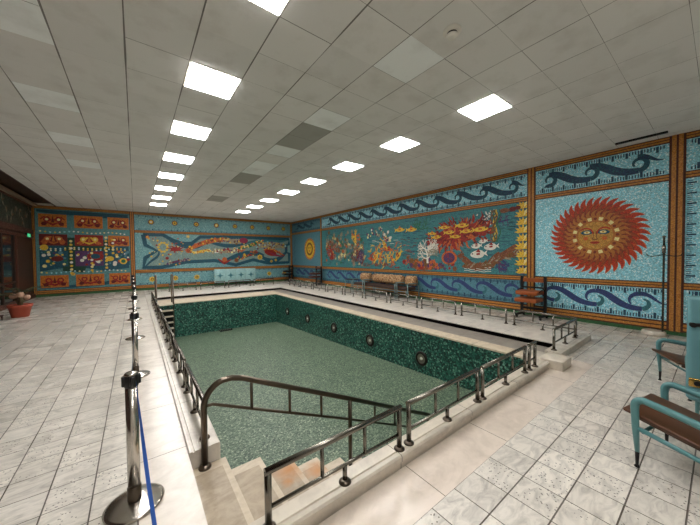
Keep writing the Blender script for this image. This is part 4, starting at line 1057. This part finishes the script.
# ------------------------------------------------------------------ teal armchairs by the right edge
def bentarm(pts, r, mat, m): m.tube(pts, r, mat, 14)
def teal_chair(name, label, board=True, group=None):
    """local: front = +y, legs on the floor; origin under the middle of the front legs"""
    t = thing(name, label, 'chair', (0, 0, 0), 0, group)
    for s_ in (-1, 1):
        x = s_*.285
        side = MB(); z1 = .535
        pts = [(x, .0, .12), (x, .012, .30), (x, .018, .44)]+[(x, .018-.055+.055*math.cos(a), .475+.055*math.sin(a)) for a in [PI/2*k/6 for k in range(7)]]+[(x, -.2, .505), (x, -.42, .465), (x, -.56, .44), (x, -.62, .40), (x, -.64, .12)]
        side.tube(pts, [.014, .022, .025]+[.026]*(len(pts)-5)+[.022, .013], M_TEAL, 14)
        side.build('armrest', t)
        for (yy_, nm) in ((0, 'front'), (-.64, 'rear')):
            g = MB(); g.tube([(x, yy_, .018), (x, yy_, .125)], [.010, .014], M_BLKMETAL, 12); g.lathe((x, yy_, 0), [(0, 0), (.017, 0), (.017, .008), (.009, .02)], M_BLKMETAL, 12); g.build('leg_ferrule', t)
        g = MB(); g.tube([(x, .012, .305), (x, -.64, .19)], .017, M_TEAL, 10); g.build('side_rail', t)
    g = MB(); g.tube([(-.285, -.03, .285), (.285, -.03, .285)], .012, M_TEAL, 10); g.build('cross_rail', t)
    xf = Matrix.Translation((0, 0, .385)) @ Matrix.Rotation(math.radians(11), 4, 'X')
    g = MB(); g.rbox((-.262, -.58, -.014), (.262, .10, .014), M_BROWNSEAT, .010, 2, xf); g.build('seat', t)
    g = MB()
    for s_ in (-1, 1): g.rbox((-.01+s_*.20, -.52, -.05), (.02+s_*.20, .02, -.013), M_BROWNSEAT, .005, 1, xf)
    g.build('seat_batten', t)
    xb = Matrix.Translation((0, -.57, .32)) @ Matrix.Rotation(math.radians(-12), 4, 'X')
    g = MB(); g.rbox((-.26, -.03, .0), (.26, .03, .48), M_TEALVINYL, .02, 3, xb); g.build('backrest', t)
    return t
ca = teal_chair('teal_armchair', 'teal tubular armchair nearest the viewer at the right edge with brown board seat')
ca.location = (3.345, .325, 0); ca.rotation_euler.z = math.radians(-11)
cb = copy_tree(ca); cb['label'] = 'farther teal armchair whose leg and brown seat show left of the tall teal back'
cb.location = (5.15, .335, 0); cb.rotation_euler.z = math.radians(28.4)
rc = thing('teal_recliner', 'tall teal upholstered chair back with metal brackets at the right edge', 'chair', (4.3, -.1, 0), worldparts=True)
m = MB(); m.rbox((4.30, -.50, .20), (4.40, .205, 1.235), M_TEALVINYL, .045, 4); bk = m.build('backrest', rc)
m = MB(); m.rbox((4.40, -.47, .33), (4.92, .13, .44), M_TEALVINYL, .04, 4); m.build('seat', rc)
for y in (-.42, .13):
    for x in (4.36, 4.84):
        m = MB(); m.tube([(x, y, .34), (x, y, .0)], [.018, .012], M_TEAL, 12); m.build('leg', rc)
m = MB(); m.rbox((4.28, .10, .94), (4.34, .19, .975), M_BLKMETAL, .01, 2); m.tube([(4.27, .16, .957), (4.262, .16, .957)], .024, M_BLKMETAL, 14); m.build('upper_bracket', bk)
m = MB(); m.rbox((4.285, .09, .35), (4.31, .185, .435), M_BRASS, .008, 2); m.tube([(4.285, .13, .392), (4.27, .13, .392)], .022, M_BLKMETAL, 14); m.build('lower_bracket', bk)
# another teal chair arm and cushion seen inside the first armchair
cc = thing('teal_stool', 'teal padded stool showing behind the far arm of the nearest armchair', 'stool', (3.98, .0, 0), worldparts=True)
m = MB(); m.rbox((3.78, -.38, .36), (4.22, .07, .45), M_TEALVINYL, .04, 4); m.build('seat', cc)
m = MB(); m.tube([(3.76, .09, .34), (4.24, .09, .34), (4.24, -.40, .34), (3.76, -.40, .34)], .018, M_TEAL, 12, closed=True); m.build('seat_frame', cc)
for x, y in ((3.77, .08), (4.23, .08), (3.77, -.39), (4.23, -.39)):
    m = MB(); m.tube([(x, y, .34), (x, y, 0)], [.018, .011], M_TEAL, 12); m.build('leg', cc)

# ------------------------------------------------------------------ patterned sofa group by the right wall
def leafy():
    t = NT('brown_leaf_fabric'); co = t.coord(); v = t.vor(co, 13.)
    nn = t.noise(co, 9, 4, .6, 2.2)[0]
    c = t.ramp(nn, [(.36, lin((84, 52, 34))), (.47, lin((156, 108, 66))), (.56, lin((220, 184, 136))), (.66, lin((124, 78, 46)))])
    t.l(c, t.b.inputs['Base Color']); t.b.inputs['Roughness'].default_value = .7; return t.m
M_LEAF = leafy()
M_LEGB = plain('pale_blue_legs', (120, 146, 146), .35, .2)
def sofa(label, y0, y1, x=8.0, ncov=1):
    t = thing('patterned_sofa', label, 'sofa', (x, (y0+y1)/2, 0), worldparts=True)
    m = MB()   # rolled backrest
    prof = [(x+.26, .50), (x+.16, .56), (x+.13, .68), (x+.17, .82), (x+.25, .88), (x+.34, .86), (x+.38, .74), (x+.38, .52)]
    N = 10; ring = len(prof); vs = []
    for i in range(N+1):
        e = min(i, N-i); k_ = 1 if e > 0 else .88
        yv = y0+.03+(y1-y0-.06)*i/N
        for (px, pz_) in prof: vs.append((x+.26+(px-x-.26)*k_, yv, .68+(pz_-.68)*k_+.008*math.sin(i*2.1)))
    fs = [(i*ring+j, i*ring+(j+1) % ring, (i+1)*ring+(j+1) % ring, (i+1)*ring+j) for i in range(N) for j in range(ring)]
    fs += [tuple(range(ring)), tuple(reversed(range(N*ring, N*ring+ring)))]
    m.raw(vs, fs, M_LEAF, True); m.build('backrest', t)
    m = MB(); m.rbox((x-.22, y0+.03, .36), (x+.26, y1-.03, .47), plain('dark_brown_fabric', (58, 36, 26), .7, 0, .2), .04, 3); m.build('seat', t)
    for y in (y0, y1):
        m = MB(); m.tube([(x-.24, y, .0), (x-.24, y, .58), (x-.18, y, .62), (x+.26, y, .60), (x+.36, y, .50), (x+.40, y, 0)], .018, M_LEGB, 10); m.build('side_frame', t)
    for xx in (x-.24, x+.39):
        m = MB(); m.tube([(xx, y0, .32), (xx, y1, .32)], .015, M_LEGB, 10); m.build('seat_rail', t)
    return t
sofa('long pale-legged sofa with brown leaf-patterned back cushion in the middle of the sofa group', 7.44, 9.22)
sofa('brown leaf-patterned armchair at the near right end of the sofa group', 6.82, 7.34)
sofa('brown leaf-patterned armchair at the far left end of the sofa group', 9.34, 10.02)
sm_ = thing('side_table', 'small thin-legged dark side table left of the patterned sofa group', 'table', (8.1, 10.6, 0), worldparts=True)
m = MB(); m.rbox((7.9, 10.35, .52), (8.35, 10.85, .55), M_BLKMETAL, .008, 1); m.build('table_top', sm_)
for x in (7.93, 8.32):
    for y in (10.38, 10.82): m = MB(); m.tube([(x, y, .52), (x, y, 0)], .012, M_LEGB, 8); m.build('leg', sm_)

# ------------------------------------------------------------------ black framed slat chairs along the right wall
def slat_chair(label, slatmat):
    t = thing('slat_chair', label, 'chair', (0, 0, 0), 0, 'black framed wooden slat chairs by the right wall')
    for y in (-.27, .27):
        m = MB(); m.box((.02, y-.03, .10), (.08, y+.03, 1.07), M_BLKMETAL); m.build('upright', t)
        m = MB(); m.box((-.30, y-.025, .06), (.20, y+.025, .11), M_BLKMETAL); m.build('foot_bar', t)
        for x in (-.26, .16):
            m = MB(); m.lathe((x, y, 0), [(0, 0), (.02, 0), (.03, .03), (.02, .06)], M_BLKMETAL, 10); m.build('foot', t)
    for z0, z1 in ((.92, 1.02), (.76, .80), (.20, .26), (.10, .16)):
        m = MB(); m.box((.03, -.27, z0), (.07, .27, z1), slatmat if z0 > .9 else M_BLKMETAL); m.build('back_slat' if z0 > .5 else 'cross_bar', t)
    for z, dx in ((.62, -.42), (.44, -.48)):
        m = MB(); m.rbox((dx, -.25, z), (.02, .25, z+.10), slatmat, .02, 2); m.build('wide_slat', t)
    m = MB(); m.tube([(-.30, -.26, .70), (-.05, -.26, .76), (.03, -.26, .76)], .012, M_BLKMETAL, 8); m.tube([(-.30, .26, .70), (-.05, .26, .76), (.03, .26, .76)], .012, M_BLKMETAL, 8); m.build('arm_bar', t)
    return t
sc1 = slat_chair('black framed chair with wide orange wooden slats left of the red sun', M_SLAT); sc1.location = (8.22, 2.98, 0)
REDW = wood('reddish_slat_wood', (96, 44, 28), (64, 30, 20), .45, (1, 6, 1))
sc2 = slat_chair('black framed chair with dark red slats under the small golden sun', REDW); sc2.location = (8.22, 13.85, 0)
sc3 = slat_chair('near-black slat chair tucked into the far right corner of the room', M_BLKMETAL); sc3.location = (8.18, 17.35, 0)

# coat stand
cs = thing('coat_stand', 'tall thin metal coat stand on a pale round base by the red sun mural', 'coat stand', (8.30, .70, 0), worldparts=True)
m = MB(); m.lathe((8.30, .82, 0), [(0, 0), (.17, 0), (.175, .03), (.17, .08), (.15, .09), (0, .09)], M_CURBX, 30); m.build('base', cs)
m = MB(); m.tube([(8.30, .70, .08), (8.30, .70, 1.95)], .016, M_STEEL, 12); m.lathe((8.30, .70, 1.95), [(.016, 0), (.026, .01), (.026, .03), (.0, .045)], M_STEEL, 12); m.build('pole', cs)
for s_ in (-1, 1):
    m = MB(); m.tube([(8.30, .70, 1.62), (8.30, .70+s_*.06, 1.60), (8.30, .70+s_*.16, 1.58), (8.30, .70+s_*.22, 1.60), (8.30, .70+s_*.24, 1.64)], .008, M_BLKMETAL, 8); m.build('hook', cs)
m = MB(); m.rbox((8.275, .675, 1.64), (8.325, .725, 1.80), M_STEEL, .008, 1); m.build('clamp', cs)

# ------------------------------------------------------------------ potted plants on the left
M_TERRA = plain('terracotta', (176, 78, 54), .6, 0, .1); M_SOIL = plain('soil', (44, 32, 24), .9, 0, .3)
M_LEAFG = plain('dark_leaf', (38, 62, 34), .5, 0, .3); M_STALK = plain('stalk', (96, 84, 56), .7, 0, .2); M_CUT = plain('cut_palm_stub', (206, 164, 138), .6, 0, .15)
def plant(name, label, x, y, R0, hgt, nfr, lf, potmat, rnd, stand=0., stubs=0):
    t = thing(name, label, 'plant', (x, y, 0), worldparts=True)
    m = MB(); m.lathe((x, y, stand), [(0, 0), (R0*.68, 0), (R0*.92, hgt*.78), (R0*1.0, hgt*.8), (R0*1.03, hgt), (R0*.93, hgt), (R0*.9, hgt*.9), (0, hgt*.9)], potmat, 30); m.build('pot', t)
    m = MB(); m.lathe((x, y, stand), [(0, hgt*.91), (R0*.9, hgt*.905)], M_SOIL, 20); m.build('soil', t)
    z0 = stand+hgt*.9
    m = MB(); m.tube([(x, y, z0), (x+.02, y, z0+.16), (x, y, z0+.30)], [.06, .05, .03], M_STALK, 10); m.build('stem', t)
    for k in range(stubs):
        a = k*2.2+.6; m = MB(); cx, cy_ = x+.14*math.cos(a), y+.14*math.sin(a)
        m.tube([(x, y, z0+.02), (cx, cy_, z0+.22+.05*k)], .03, M_STALK, 8)
        m.lathe((cx, cy_, z0+.22+.05*k), [(0, -.08), (.06, -.06), (.085, 0), (.07, .06), (0, .08)], M_CUT, 14); m.build('pale_bulb', t)
    for k in range(nfr):
        a = 2*PI*k/nfr+rnd.uniform(-.2, .2); L = lf*rnd.uniform(.75, 1.1); el = rnd.uniform(.5, 1.25)
        pts = []
        for i in range(9):
            q = i/8; rr = L*q*math.cos(el)*(1+.4*q); zz = L*q*math.sin(el)-L*.45*q*q
            pts.append(Vector((x+rr*math.cos(a), y+rr*math.sin(a), z0+.24+zz)))
        m = MB(); m.tube(pts, [.008*(1-.08*i) for i in range(9)], M_STALK, 6)
        side = Vector((-math.sin(a), math.cos(a), 0))
        for i in range(2, 9):
            for s_ in (-1, 1):
                p = pts[i]; d = (side*s_+(pts[i]-pts[i-1]).normalized()*.8).normalized(); l_ = .20*(1-abs(i-5)/8)*lf
                w_ = Vector((0, 0, .012)); e = p+d*l_-Vector((0, 0, l_*.35)); mid = p+d*l_*.5; n2 = d.cross(Vector((0, 0, 1))).normalized()*.018
                m.face([p, mid+n2, e, mid-n2], M_LEAFG)
        m.build('frond', t)
    return t
rnd = random.Random(21)
plant('potted_palm', 'potted palm in a wide terracotta pot on the left poolside', -2.66, 12.15, .25, .36, 12, .74, M_TERRA, rnd, 0, 3)
plant('potted_plant', 'dark leafy potted plant on a small wooden stand at the left edge', -3.08, 11.60, .16, .24, 10, .36, M_DWOOD, rnd, .16, 0)
pst = thing('plant_stand', 'small dark wooden plant stand at the left edge', 'plant stand', (-3.08, 11.60, 0), worldparts=True)
m = MB(); m.rbox((-3.28, 11.40, .125), (-2.88, 11.80, .158), M_DWOOD, .006, 1); m.build('stand_top', pst)
for x in (-3.25, -2.91):
    for y in (11.43, 11.77): m = MB(); m.tube([(x, y, .125), (x, y, 0)], [.02, .015], M_DWOOD, 8); m.build('leg', pst)
